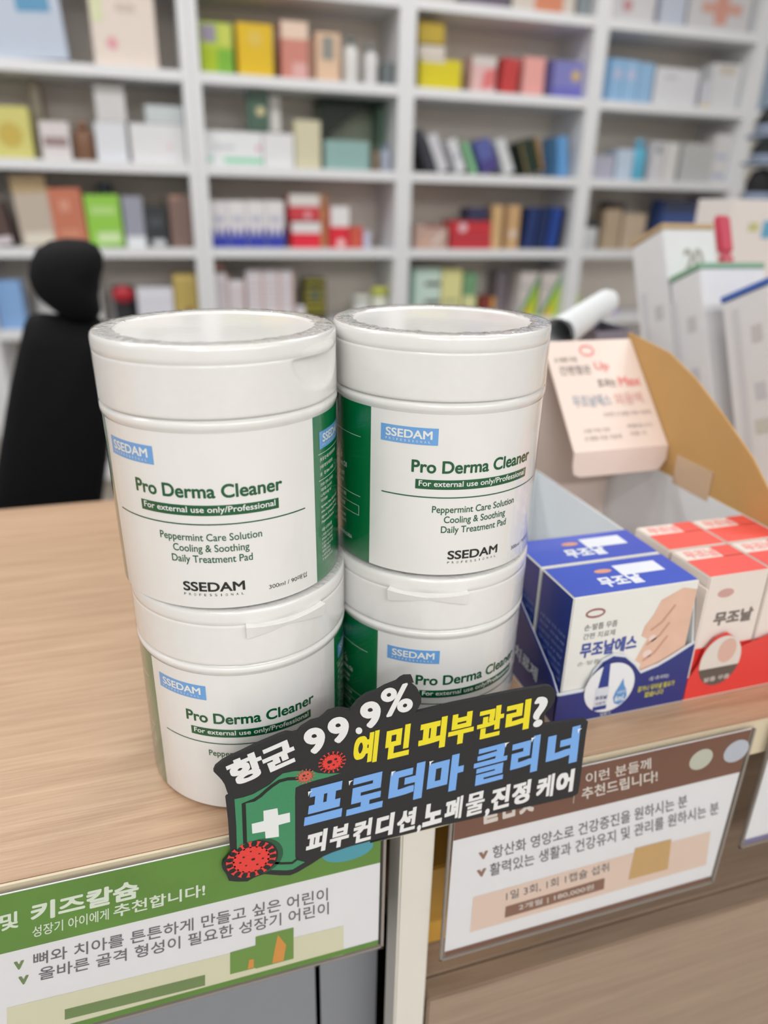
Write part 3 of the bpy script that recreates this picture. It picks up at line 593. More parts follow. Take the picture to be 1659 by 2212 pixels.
def redbox(label, x0, y0, face):
    w, d, hh, z0 = .0372, .0305, .0725, .0012
    o = thing('medicine_box', label, 'box', (x0, y0, z0), 0, 'red and white medicine boxes in the red tray')
    obj('carton', box_bm(0, w, 0, d, 0, hh, .0006), mat((232, 220, 212), .4, 'carton_cream', coat=.2), o)
    T = topf(hh+.0001); T2 = topf(hh+.0002)
    k = Ink(); k.rect(.0005, w-.0005, .0005, .0185, T); k.rect(.024, w-.0005, .018, .0300, T); k.build('top_print', mat((238, 84, 78), .35, 'top_red', coat=.2), o)
    k = Ink(); k.rect_text('무조날', .0040, .0240, .0200, .0285, T, bold=.05); k.build('top_lettering', mat((236, 160, 154), .5, 'top_soft_red'), o)
    if face:
        G = front(-.0001)
        k = Ink(); k.disc(.0120, hh-.0105, .0050, .0026, G); k.build('brand_oval', mat((204, 160, 152), .5, 'oval_pink'), o)
        k = Ink(); k.rect_text(face, .0080, .0330, hh-.0300, hh-.0215, G, bold=.05); k.build('grey_lettering', mat((122, 112, 106), .5, 'face_grey'), o)
        k = Ink(); k.rect(0.0003, w-.0003, .002, .030, G); k.build('red_print', REDP, o)
    return o
redbox('front left red-topped medicine box, touching the navy tray', .2530, .2560, '무조날')
redbox('front right red-topped medicine box under the kraft wing', .2912, .2560, '크림')
redbox('rear left red-topped medicine box, below the pink card', .2530, .2880, None)
redbox('rear right red-topped medicine box, next to the tape on the kraft wing', .2912, .2880, None)
# ------------------------------------------------------------------ tall cartons at the right
def tall(label, corner, wl, wf, z1, rim, prints, rot=0.0):
    x, y = corner
    o = thing('supplement_carton', label, 'carton', (x, y, 0.0), rot, 'tall white cartons at the right end of the counter')
    Wt = mat((230, 231, 234), .4, 'carton_bright', coat=.15)
    obj('carton', box_bm(0, wf, 0, wl, 0, z1-.006, .001), Wt, o)
    obj('coloured_lid', box_bm(-.001, wf+.001, -.001, wl+.001, z1-.0058, z1, .001), mat(rim, .45, 'lid_colour'), o)
    for (y0, y1, z0_, z1_, c) in prints:
        k = Ink(); k.add([(-.0003, y0, z0_), (-.0003, y1, z0_), (-.0003, y1, z1_), (-.0003, y0, z1_)], [(0, 1, 2, 3)]); k.build('side_print', mat(c, .5, 'soft_print'), o)
    return o
LEAN = math.radians(24)
def recl(label, pxy, X, wl, wf, rim, prints):
    d = fwd*F + rgt*(pxy[0]-W/2) - upv*(pxy[1]-H/2); tt_ = X/d.x; top_ = Vector((X, d.y*tt_, CH+d.z*tt_))
    L = (top_.z-wl*math.sin(LEAN))/math.cos(LEAN)
    o = tall(label, (0, 0), wl, wf, L, rim, prints)
    o.rotation_euler.x = -LEAN
    o.location = (X, top_.y-L*math.sin(LEAN), wl*math.sin(LEAN)+.0005)
    return o, L
pr = [(.012, .024, .135, .150, (206, 204, 206)), (.014, .026, .085, .100, (204, 206, 212)), (.010, .030, .055, .068, (206, 206, 198)), (.036, .044, .03, .17, (214, 215, 220))]
o, L1 = recl('rear tall white carton with a tan lid and grey numeral', (1430, 483), .50, .052, .062, (196, 168, 130), pr)
k = Ink(); k.rect_text('20', .022, .046, L1-.050, L1-.026, front(-.0003), bold=.04); k.build('lettering', mat((170, 164, 158), .5, 'numeral_grey'), o)
recl('middle tall white carton with a green lid', (1510, 568), .50, .0425, .076, (140, 178, 152), pr)
recl('nearest tall white carton with a bright blue lid', (1659, 600), .50, .055, .078, (70, 108, 190), pr)
q = at(1566, 452, .672)
o = thing('supplement_tube', 'narrow rose-red pack leaning beside the tan-lidded carton', 'tube', (0, 0, 0))
Lr = q.z/math.cos(LEAN)-.012; o.rotation_euler.x = -LEAN; o.location = (q.x, q.y-Lr*math.sin(LEAN), .006)
obj('tube_body', box_bm(-.009, .009, 0, .007, 0, Lr-.04, .003), mat((204, 100, 112), .4, 'rose_plastic'), o)
obj('cap', box_bm(-.0095, .0095, -.0005, .0075, Lr-.04, Lr, .003), mat((206, 76, 98), .4, 'rose_cap'), o)
q = at(1585, 430, 1.0); o = thing('supplement_carton', 'white carton with yellow and blue marks behind the blue-lidded carton', 'carton', (q.x, q.y, 0))
obj('carton', box_bm(0, .16, 0, .08, 0, q.z, .001), mat((232, 230, 230), .4, 'carton_bright2'), o)
a, b_ = at(1615, 500, 1.0), at(1640, 482, 1.0)
k = Ink(); k.rect(a.x-q.x, b_.x-q.x, a.z, b_.z, front(-.0003)); k.build('yellow_mark', mat((196, 200, 140), .5, 'mark_yellow'), o)
a, b_ = at(1642, 515, 1.0), at(1700, 478, 1.0)
k = Ink(); k.rect(a.x-q.x, b_.x-q.x, a.z, b_.z, front(-.0003)); k.build('blue_mark', mat((100, 170, 210), .5, 'mark_blue'), o)
# white paper roll lying across a grey organiser
A, B = at(1205, 722, .50), at(1308, 652, .66); 
o = thing('paper_roll', 'loose white paper roll sticking up behind the right jars', 'roll', tuple(A))
bm = bmesh.new(); n = 28; turns = 2.2; ax = (B-A); L = ax.length; axn = ax.normalized(); s = axn.cross(Vector((0, 0, 1))).normalized(); u_ = s.cross(axn); rows = []
for i in range(int(n*turns)+1):
    a = 2*math.pi*i/n; r = .0105+.0012*i/n; rows.append([bm.verts.new(s*r*math.cos(a)+u_*r*math.sin(a)+axn*L*j/4) for j in range(5)])
for R0, R1 in zip(rows, rows[1:]):
    for j in range(4): bm.faces.new((R0[j], R1[j], R1[j+1], R0[j+1]))
obj('rolled_sheet', bm, mat((232, 236, 238), .5, 'roll_paper'), o, True)
a, b_ = at(1232, 700, .60), at(1318, 690, .60)
o = thing('desk_organiser', 'grey box-shaped organiser holding up the white paper roll', 'organiser', ((a.x+b_.x)/2, .66, 0))
hw_ = (b_.x-a.x)/2; bm = box_bm(-hw_, hw_, -.03, .03, 0, .002, 0)
for (x0, x1, y0, y1) in [(-hw_, hw_, -.03, -.028), (-hw_, hw_, .028, .03), (-hw_, -hw_+.002, -.028, .028), (hw_-.002, hw_, -.028, .028)]: box_bm(x0, x1, y0, y1, .002, a.z, 0, bm)
o.location.y = .585
obj('shell', bm, mat((128, 122, 134), .5, 'organiser_grey'), o)
# yellow box on the lower shelf
q = at(958, 1925, .27)
o = thing('product_box', 'golden yellow box on the shelf under the counter beside the cream post', 'box', (.1300, .262, -.1498))
obj('carton', box_bm(-.022, .05, 0, .05, 0, .060, .001), mat((214, 164, 70), .5, 'golden_card'), o)
k = Ink(); k.disc(.0, .03, .004, .003, front(-.0003)); k.build('red_mark', mat((170, 80, 70), .5, 'red_mark'), o)
# ------------------------------------------------------------------ wall shelving
SY0, SY1 = 2.60, 2.862
LV = {'T': .8360, 'A': .5900, 'B': .3330, 'C': .0820, 'D': -.1700, 'E': -.4200}    # board centres
TH = .030
EX = [-1.215, -.517, .174, .866, 1.574, 2.262, 2.960]
lab = ['white open shelving bay at the far left of the back wall', 'white open shelving bay behind the black office chair', 'white open shelving bay above the left jar stack', 'white open shelving bay with the leaning books', 'white open shelving bay above the tall cartons', 'white open shelving bay at the right edge with dark caps']
BACKM = mat((242, 233, 222), .6, 'shelf_back_cream')
for i in range(6):
    x0, x1 = EX[i], EX[i+1]
    o = thing('shelving_unit', lab[i], 'shelving', ((x0+x1)/2, SY0, FL), 0, 'white shelving bays on the back wall')
    hw = (x1-x0)/2; d = SY1-SY0; zt = 1.42-FL
    box('upright', -hw+.0006, -hw+.028, 0, d, 0, zt, WHITE, o, .0008); box('upright', hw-.028, hw-.0006, 0, d, 0, zt, WHITE, o, .0008)
    box('back_panel', -hw+.028, hw-.028, d-.012, d-.001, 0, zt, BACKM, o, 0)
    for k_ in list(LV.values())+[1.085, -.67, 1.40]:
        box('shelf_board', -hw+.0285, hw-.0285, .002, d-.0125, k_-TH/2-FL, k_+TH/2-FL, WHITE, o, .0008)
def top(row): return LV[row]+TH/2
LETT = mat((120, 118, 120), .5, 'soft_lettering')
def item(name, label, cat, x0, x1, yt, row, col, marks=(), Y=2.64, depth=.09, lean=0.0, group=None, rough=.5, zb=None, kind='box'):
    a = at(x0, yt, Y); b = at(x1, yt, Y); z0 = top(row)+.0005 if zb is None else zb
    cxm = (a.x+b.x)/2
    for e0, e1 in zip(EX, EX[1:]):
        if e0 < cxm < e1:
            mg = .031+(abs(math.sin(math.radians(lean)))*((a.z+b.z)/2-z0) if lean else 0)*.0
            a.x = max(a.x, e0+mg); b.x = min(b.x, e1-mg)
    w = b.x-a.x; h = (a.z+b.z)/2-z0
    nx = min([v for v in list(LV.values())+[1.085] if v > z0]+[9])-TH/2-.003
    if zb is None or h+z0 > nx: h = min(h, nx-z0)
    o = thing(name, label, cat, ((a.x+b.x)/2, Y, z0), 0, group)
    if kind == 'box': bm = box_bm(-w/2, w/2, 0, depth, 0, h, .0015)
    elif kind == 'bottle': bm = lathe_bm([(0, 0), (w*.46, 0), (w*.5, .004), (w*.5, h*.68), (w*.42, h*.76), (w*.2, h*.80), (w*.2, h*.84), (0, h*.84)], 24)
    elif kind == 'jar': bm = lathe_bm([(0, 0), (w*.47, 0), (w*.5, .004), (w*.5, h*.7), (w*.47, h*.74), (0, h*.74)], 28)
    body = obj('carton' if kind == 'box' else kind+'_body', bm, mat(col, rough, 'pack_'+name), o, kind != 'box')
    if kind == 'bottle': obj('cap', lathe_bm([(0, h*.84), (w*.25, h*.84), (w*.25, h), (0, h)], 20), mat(marks[0] if marks else (230, 230, 230), .4, 'cap'), o, True); body.location.y = w/2; o.children[1].location.y = w/2; marks = ()
    if kind == 'jar': obj('lid', lathe_bm([(0, h*.74), (w*.52, h*.74), (w*.52, h*.98), (w*.5, h), (0, h)], 28), mat(marks[0] if marks else (230, 230, 230), .4, 'lid'), o, True); body.location.y = w/2; o.children[1].location.y = w/2; marks = ()
    for mi, mk in enumerate(marks):
        k = Ink(); e_ = .0006+.0002*mi
        if mk[0] == 'r': k.rect(-w/2+w*mk[1], -w/2+w*mk[2], h*mk[3], h*mk[4], front(-e_))
        elif mk[0] == 'd': k.disc(-w/2+w*mk[1], h*mk[2], w*mk[3], w*mk[3], front(-e_), 20)
        elif mk[0] == 'w':                                            # wavy band
            n = 18; pts = [(-w/2+w*.01, .001), (w/2-w*.01, .001)]+[(w/2-w*.01-w*.98*i/n, h*(.34+.12*math.sin(i*1.15))) for i in range(n+1)]; k.poly(pts, front(-e_))
        elif mk[0] == 'p': k.poly([(-w/2+w*u, h*v) for u, v in mk[1]], front(-e_))
        elif mk[0] == 't': k.rect_text(mk[1], -w/2+w*mk[2], -w/2+w*mk[3], h*mk[4], h*mk[5], front(-e_), bold=.02)
        k.build('printed_area' if mk[0] != 't' else 'lettering', mat(mk[-1], .5, 'print'), o)
    if lean:
        o.rotation_euler.y = math.radians(lean); s_ = math.sin(abs(math.radians(lean))); o.location.z += w/2*s_+.0005
    return o
I = item
g = 'goods on the top shelves'
# bay behind the chair
I('leaflet_box', 'pale blue box with a blue stripe, top left of the shelving', 'box', -40, 128, -35, 'A', (188, 198, 214), [('r', .42, .86, .62, .82, (92, 150, 188))], lean=-3)
I('poster_box', 'cream box with a pink dot beside the pale blue box', 'box', 186, 328, -30, 'A', (226, 212, 202), [('d', .30, .30, .09, (220, 160, 166)), ('r', .02, .2, .55, .98, (214, 218, 178)), ('r', .4, .7, .7, .8, (206, 190, 178))])
I('tea_box', 'yellow-green box with an ochre disc on the second shelf', 'box', -45, 58, 228, 'B', (206, 200, 118), [('d', .55, .45, .26, (196, 172, 80))])
I('slim_box', 'tall thin tan box behind the yellow-green box', 'box', 60, 82, 176, 'B', (178, 168, 150), Y=2.735)
I('cosmetic_box', 'white box with a brown stripe left of the brown bottle', 'box', 82, 146, 262, 'B', (214, 208, 208), [('r', .1, .9, .35, .6, (150, 128, 128))])
I('tonic_bottle', 'brown bottle with an amber side on the second shelf', 'bottle', 150, 198, 262, 'B', (124, 88, 66), [(140, 100, 76)], kind='bottle')
I('lotion_box', 'lower white box of the stack of two beside the brown bottle', 'box', 202, 270, 264, 'B', (218, 220, 226)); zz = at(230, 264, 2.64).z+.001
I('lotion_box', 'upper white box of the stack of two beside the brown bottle', 'box', 200, 266, 182, 'B', (206, 204, 204), zb=zz)
I('tissue_box', 'wide white box at the right end of the second shelf', 'box', 278, 398, 268, 'B', (222, 222, 224), [('d', .7, .45, .05, (226, 200, 200))]); zz = at(340, 268, 2.64).z+.001
I('cream_box', 'grey-green box lying on the wide white box', 'box', 312, 394, 228, 'B', (196, 204, 206), zb=zz)
I('supplement_box', 'dark brown box at the left end of the third shelf', 'box', -30, 16, 440, 'C', (86, 66, 62), [('r', .1, .95, .02, .2, (210, 200, 205))], lean=-7)
I('supplement_box', 'tall beige box with a tan top on the third shelf', 'box', 26, 102, 382, 'C', (190, 176, 162), [('r', .0, 1, .76, 1, (180, 156, 118)), ('r', .1, .95, .02, .2, (218, 210, 196))], lean=-3)
I('supplement_box', 'terracotta box between the beige and green boxes', 'box', 106, 178, 408, 'C', (196, 118, 92), [('r', .3, .6, .6, .8, (214, 150, 126)), ('r', .2, .8, .15, .3, (206, 136, 110))], lean=-3)
I('supplement_box', 'bright green box with pale bands above the chair headrest', 'box', 182, 258, 422, 'C', (146, 202, 74), [('r', .15, .85, .62, .78, (180, 218, 130)), ('r', .25, .9, .08, .28, (206, 228, 176))], lean=-1.5)
I('round_tin', 'dark round-topped tin behind the bright green box', 'tin', 206, 240, 394, 'C', (70, 74, 84), [(70, 76, 92)], Y=2.72, kind='jar')
I('supplement_box', 'lilac-grey box with a white foot on the third shelf', 'box', 262, 306, 424, 'C', (152, 154, 168), [('r', .05, 1, .0, .22, (224, 226, 230))])
I('supplement_box', 'black box with a white label on the third shelf', 'box', 308, 358, 446, 'C', (48, 52, 56), [('r', .3, .85, .02, .2, (196, 198, 200)), ('r', .2, .8, .5, .75, (70, 74, 78))])
I('supplement_box', 'tan box standing behind the black box', 'box', 300, 352, 424, 'C', (150, 138, 124), Y=2.75)
I('supplement_box', 'brown box at the right end of the third shelf', 'box', 362, 410, 420, 'C', (128, 104, 96), [('r', .1, .5, .9, .97, (170, 130, 110))])
I('file_box', 'light blue box with a dark edge at the left, level with the headrest', 'box', -40, 44, 606, 'D', (134, 172, 220), [('r', .96, 1, 0, 1, (50, 56, 66))], depth=.05)
I('storage_box', 'wide white box behind the chair headrest', 'box', 70, 214, 596, 'D', (214, 212, 210), Y=2.72)
I('storage_box', 'pale grey box right of the chair headrest', 'box', 240, 290, 628, 'D', (206, 206, 212), Y=2.72)
I('paper_box', 'white box of printed sheets left of the gold box', 'box', 294, 372, 622, 'D', (222, 222, 230), [('r', .05, .95, .62, .64, (180, 178, 190)), ('r', .05, .95, .4, .42, (190, 188, 200))])
I('gift_box', 'tall gold box at the right end of the shelf beside the headrest', 'box', 372, 424, 592, 'D', (186, 164, 92), [('r', .1, .9, .9, .96, (216, 190, 120)), ('d', .6, .3, .12, (140, 70, 60))])
o = I('alarm_bell', 'small red and black bell on a dark stand right of the headrest', 'bell', 240, 288, 620, 'D', (40, 40, 44), [(40, 40, 44)], Y=2.66, kind='jar')
bmr = bmesh.new(); bmesh.ops.create_uvsphere(bmr, u_segments=20, v_segments=12, radius=.036)
zc = at(266, 640, 2.6).z-o.location.z
for v in bmr.verts: v.co = Vector((v.co.x, v.co.y*.6-.008, v.co.z*.75+zc))
obj('red_dome', bmr, mat((176, 26, 44), .35, 'bell_red'), o, True)
I('storage_box', 'blue-grey box under the brown one left of the chair back', 'box', -60, 16, 838, 'E', (86, 104, 132)); I('storage_box', 'dark brown box on the blue-grey one left of the chair back', 'box', -60, 8, 778, 'E', (96, 76, 66), zb=max(at(-60, 838, 2.64).z, at(16, 838, 2.64).z)+.002)
# second bay
I('juice_box', 'lime and green box at the left end of the second bay top shelf', 'box', 428, 500, 48, 'A', (176, 200, 60), [('r', .05, .5, .62, .95, (150, 140, 160)), ('r', .0, .55, 0, .5, (168, 190, 20)), ('r', .5, 1, 0, .5, (120, 176, 50)), ('r', .6, .95, .55, .98, (196, 206, 90))])
I('vitamin_box', 'bright yellow box with a pale circle, second bay top shelf', 'box', 510, 588, 50, 'A', (222, 184, 20), [('d', .5, .72, .2, (220, 190, 80))])
I('vitamin_box', 'salmon box with a cream top, second bay top shelf', 'box', 606, 664, 46, 'A', (204, 132, 118), [('r', 0, 1, .7, 1, (230, 204, 184)), ('r', .4, .95, .05, .3, (220, 170, 166))])
I('vitamin_box', 'brown slim box touching the salmon box', 'box', 666, 678, 84, 'A', (160, 118, 100))
I('vitamin_box', 'peach box with grey bottle picture, second bay top shelf', 'box', 682, 734, 70, 'A', (222, 188, 158), [('r', .25, .75, .45, .92, (140, 140, 132))])
I('dropper_bottle', 'grey-capped white bottle right of the peach box', 'bottle', 744, 778, 76, 'A', (220, 218, 216), [(110, 116, 116)], kind='bottle')
I('dropper_bottle', 'shorter grey-capped bottle, second from the grey box', 'bottle', 790, 820, 92, 'A', (216, 214, 214), [(126, 130, 132)], kind='bottle')
I('pill_box', 'small dark grey box at the right end of the second bay top shelf', 'box', 826, 868, 136, 'A', (104, 112, 114))
I('mask_box', 'long white box with a green stripe and red dot', 'box', 438, 566, 284, 'B', (228, 230, 232), [('r', .02, .12, .12, .22, (150, 214, 178)), ('r', .3, 1, .1, .24, (128, 206, 164)), ('d', .92, .55, .04, (224, 130, 144)), ('r', .12, .5, .5, .6, (206, 206, 212))])
I('mask_box', 'plain white box next to the green-striped box', 'box', 568, 634, 288, 'B', (224, 224, 226)); zz = at(550, 284, 2.64).z+.001
I('framed_card', 'dark green box with a cream disc standing on the long white box', 'box', 532, 578, 196, 'B', (70, 98, 84), [('d', .62, .5, .2, (206, 194, 150))], zb=zz, depth=.03)
I('cream_box', 'thin pale box on the white box beside the green card', 'box', 580, 604, 208, 'B', (210, 208, 204), zb=zz+.002, depth=.03, Y=2.66)
I('soap_box', 'tall pale khaki box left of the teal box', 'box', 636, 692, 260, 'B', (208, 202, 172))
I('soap_box', 'short teal box in front of the open green carton', 'box', 702, 798, 304, 'B', (140, 174, 170))
a, b_ = at(690, 212, 2.735), at(866, 212, 2.735); b_.x = min(b_.x, EX[3]-.032)
o = thing('open_carton', 'large open dark green carton behind the teal box', 'carton', ((a.x+b_.x)/2, 2.735, top('B')+.0005)); w = b_.x-a.x; h_ = a.z-top('B')-.005
box('carton_back', -w/2, w/2, .10, .104, 0, h_, mat((176, 186, 166), .5, 'pale_inside'), o, 0); box('carton_top', -w/2, w/2, 0, .104, h_-.012, h_, mat((36, 52, 42), .5, 'dark_green_card'), o, 0)
obj('carton_side', poly_bm([(-w/2, 0), (-w/2+.05, 0), (-w/2+.03, h_*.5), (-w/2+.10, h_*.75), (-w/2+.16, h_-.012), (-w/2, h_-.012)], .004, 'y', .0), mat((48, 56, 48), .5, 'dark_green_side'), o); box('carton_edge', w/2-.02, w/2, 0, .10, 0, h_-.012, mat((110, 140, 122), .5, 'green_edge'), o, 0)
I('balm_tube', 'small brown tube right of the teal box', 'tube', 806, 822, 316, 'B', (130, 112, 92), [(110, 100, 90)], kind='bottle')
I('balm_tube', 'small blue-capped white tube right of the brown tube', 'tube', 826, 846, 312, 'B', (172, 178, 196), [(120, 130, 170)], kind='bottle')
for i_, (x0, x1) in enumerate([(450, 490), (491, 531), (532, 572), (573, 613)]):
    I('tablet_box', ['leftmost white and blue-wave box under the green-striped one', 'second white and blue-wave box from the left', 'third white and blue-wave box from the left', 'rightmost white and blue-wave box, next to the red and white boxes'][i_], 'box', x0, x1, 434, 'C', (226, 222, 224), [('w', (44, 60, 168)), ('r', .2, .8, .55, .68, (186, 190, 206))], group='white boxes with a blue wave')
zz = at(655, 478, 2.64).z
I('ginseng_box', 'lower red and white box of the stack beside the blue-wave boxes', 'box', 630, 692, 480, 'C', (224, 38, 62), [('r', 0, 1, .58, 1, (226, 222, 222))]); I('ginseng_box', 'upper red and white box of the stack beside the blue-wave boxes', 'box', 624, 690, 420, 'C', (204, 60, 72), [('r', 0, 1, .55, 1, (220, 214, 210)), ('d', .6, .2, .12, (230, 160, 166))], zb=zz+.002)
I('ginseng_box', 'tall orange box behind the stack of red and white boxes', 'box', 690, 708, 420, 'C', (216, 168, 120), Y=2.68)
I('ginseng_box', 'red box with a white top right of the orange box', 'box', 714, 754, 446, 'C', (222, 40, 62), [('r', 0, 1, .52, 1, (228, 226, 226)), ('d', .55, .12, .22, (236, 200, 200))])
I('ginseng_box', 'short red and orange box right of the white-topped red box', 'box', 756, 784, 490, 'C', (206, 88, 70))
I('pill_box', 'little bluish white box right of the short red box', 'box', 786, 800, 500, 'C', (196, 198, 222))
for x0, x1, yt, lb in [(458, 490, 590, 'leftmost white box with orange edge and fine print'), (493, 528, 606, 'shorter white box with orange edge and fine print'), (531, 566, 584, 'white box of fine grey print next to the orange-edged ones'), (567, 602, 584, 'white box of fine grey print, second from the pinkish box'), (603, 633, 584, 'pinkish white box of fine print before the black and yellow tin')]:
    I('cereal_box', lb, 'box', x0, x1, yt, 'D', (222, 216, 222), [('r', .1, .9, v, v+.02, (198, 176, 178)) for v in (.3, .4, .5, .6, .7, .8)]+[('r', .93, 1, 0, 1, (214, 160, 126))])
zz = at(470, 590, 2.64).z+.001
I('trinket_box', 'brown box lying on top of the orange-edged white boxes', 'box', 460, 482, 566, 'D', (140, 100, 90), zb=zz, depth=.05)
I('coffee_tin', 'tall black and yellow patterned tin on the low shelf', 'tin', 656, 704, 602, 'D', (74, 70, 36), [('r', .05, .95, v, v+.035, (190, 180, 50)) for v in (.25, .36, .48, .60, .72, .92)]+[('d', .5, .62, .24, (90, 96, 84))])
I('pill_jar', 'small white jar before the black and yellow tin', 'jar', 640, 668, 662, 'D', (232, 226, 232), [(236, 232, 236)], kind='jar')
I('pill_jar', 'small white jar with a pale lid, right end of the low shelf', 'jar', 768, 804, 640, 'D', (220, 220, 216), [(214, 216, 206)], kind='jar')
I('pill_jar', 'white jar with a yellow-green lid near the shelf end', 'jar', 808, 852, 622, 'D', (224, 226, 210), [(198, 204, 92)], kind='jar')
# third bay
I('display_pack', 'dark box with a purple edge on the highest shelf', 'box', 1008, 1108, -60, 'T', (92, 86, 96), [('r', .1, .9, 0, .12, (126, 78, 140))])
I('display_pack', 'white box with an orange block on the highest shelf', 'box', 1112, 1250, -60, 'T', (206, 196, 186), [('r', .35, .8, 0, .75, (206, 132, 100))])
I('display_pack', 'grey box on the highest shelf next to the divider', 'box', 1256, 1282, -60, 'T', (132, 140, 144))
I('biscuit_box', 'wide yellow box at the left end of the third bay top shelf', 'box', 908, 998, 128, 'A', (212, 198, 20), [('r', .02, .6, .88, 1, (214, 206, 190))]); zz = at(940, 128, 2.64).z+.002
I('biscuit_box', 'white box lying on the wide yellow box', 'box', 906, 962, 98, 'A', (212, 202, 192), zb=zz); zz = at(935, 98, 2.64).z+.004
I('biscuit_box', 'small mustard box at the top of the yellow stack', 'box', 906, 962, 46, 'A', (184, 158, 46), zb=zz)
I('lozenge_box', 'pale pink box right of the yellow stack', 'box', 1022, 1074, 122, 'A', (220, 180, 178), [('r', 0, 1, .75, 1, (208, 200, 196)), ('p', [(.4, .1), (.98, .2), (.98, .7), (.5, .6)], (216, 116, 116))])
I('lozenge_box', 'bright red box slanting between the two pink boxes', 'box', 1084, 1120, 128, 'A', (190, 60, 60), lean=5)
I('lozenge_box', 'tall salmon pink box beside the purple box', 'box', 1134, 1180, 124, 'A', (228, 162, 156))
I('lozenge_box', 'violet-blue box with a gold dot at the right end', 'box', 1190, 1268, 132, 'A', (126, 126, 188), [('r', .02, 1, .02, .3, (108, 106, 186)), ('d', .78, .62, .13, (204, 176, 112)), ('r', 0, .12, .0, 1, (84, 74, 130))])
for x0, x1, yt, c, ln_, lb, mk in [(926, 946, 280, (46, 48, 58), -25, 'black leaning book at the left of the books', []), (952, 974, 290, (200, 200, 206), -25, 'light grey leaning book after the black one', []), (992, 1012, 302, (212, 212, 216), -25, 'white leaning book with a blue spot', [('d', .5, .5, .2, (110, 120, 160))]), (1026, 1036, 306, (140, 196, 150), -25, 'thin green leaning book', []), (1048, 1082, 308, (88, 96, 160), -25, 'blue and violet leaning book', [('r', 0, 1, 0, .4, (74, 64, 130))]), (1096, 1118, 302, (206, 208, 210), -25, 'pale grey leaning book after the blue one', []), (1144, 1182, 308, (26, 44, 30), -21, 'dark green leaning book with gold edges', [('r', 0, .08, 0, 1, (150, 130, 90)), ('r', .85, 1, 0, 1, (164, 120, 60))]), (1216, 1236, 296, (98, 156, 210), -9, 'light blue leaning book at the right end', [])]:
    I('book', lb, 'book', x0, x1, yt, 'B', c, mk, lean=ln_, depth=.12, group='leaning books in the third bay')
I('snack_pouch', 'patterned beige box left of the red boxes', 'box', 896, 968, 486, 'C', (190, 160, 148), [('p', [(.1, .1), (.25, .1), (.5, .5), (.4, .5)], (216, 170, 140)), ('p', [(.5, .2), (.65, .2), (.9, .7), (.8, .7)], (222, 206, 198)), ('r', .3, 1, .9, 1, (140, 70, 66))])
zz = at(1015, 514, 2.64).z
I('honey_box', 'lower red box of the stack of two with pale edge', 'box', 974, 1062, 514, 'C', (190, 44, 56), [('r', .0, 1, .88, 1, (212, 90, 96))])
I('honey_box', 'upper red box of the stack of two with white dot', 'box', 974, 1062, 478, 'C', (196, 50, 60), [('d', .3, .6, .1, (226, 190, 196))], zb=zz+.002); zz = at(1015, 478, 2.64).z
I('trinket_box', 'small navy box on top of the red boxes', 'box', 1014, 1056, 448, 'C', (52, 52, 84), zb=zz+.004)
I('herb_box', 'left tan box beside the red boxes', 'box', 1066, 1088, 444, 'C', (208, 172, 124)); I('herb_box', 'brown slim box between the two tan boxes', 'box', 1089, 1097, 446, 'C', (130, 92, 64)); I('herb_box', 'right tan box with a pale seal, before the navy boxes', 'box', 1099, 1126, 444, 'C', (200, 162, 116), [('d', .5, .35, .3, (218, 200, 184))])
for i_, (x0, x1, c, lb) in enumerate([(1138, 1158, (34, 54, 110), 'first navy box leaning right, after the tan boxes'), (1162, 1184, (22, 42, 88), 'second navy box leaning right'), (1188, 1208, (30, 66, 148), 'brighter blue box leaning right, third of the navy row'), (1209, 1219, (14, 18, 44), 'near-black box at the right end of the navy row')]): I('herb_box', lb, 'box', x0, x1, 450, 'C', c, lean=6, group='navy boxes leaning right')
I('tea_box', 'pale mint box with black bars at the left of the lowest shelf', 'box', 891, 954, 580, 'D', (200, 220, 210), [('r', .45, .98, .66, .74, (70, 64, 64)), ('r', .45, .98, .30, .38, (70, 64, 64)), ('r', 0, .08, 0, 1, (110, 170, 146))])
I('tea_box', 'cream-yellow box with an oval next to the mint box', 'box', 956, 1000, 582, 'D', (222, 218, 152), [('r', .1, .8, .3, .42, (190, 188, 140))])
I('tea_box', 'green and cream box right of the cream-yellow box', 'box', 1003, 1032, 590, 'D', (112, 156, 116), [('r', 0, 1, 0, .5, (216, 216, 160))])
I('pill_box', 'small dark red box with an orange side on the lowest shelf', 'box', 1036, 1070, 642, 'D', (128, 52, 44), [('r', .75, 1, 0, 1, (214, 160, 84))])
I('storage_box', 'grey-violet box behind the cereal boxes', 'box', 1076, 1120, 586, 'D', (158, 148, 156), Y=2.745)
for x0, x1, lb in [(1126, 1166, 'left white box with a green and orange triangle'), (1172, 1222, 'right white box with a yellow and green triangle')]:
    I('grain_box', lb, 'box', x0, x1, 588, 'D', (206, 198, 194), [('p', [(.2, 0), (1, 0), (1, .8)], (176, 206, 50)), ('p', [(.2, 0), (.6, 0), (.75, .35)], (226, 176, 70)), ('p', [(.0, 0), (.2, 0), (1, .78), (1, .98)], (58, 140, 90)), ('r', .05, .5, .66, .68, (90, 88, 88))], group='white boxes with a green triangle')
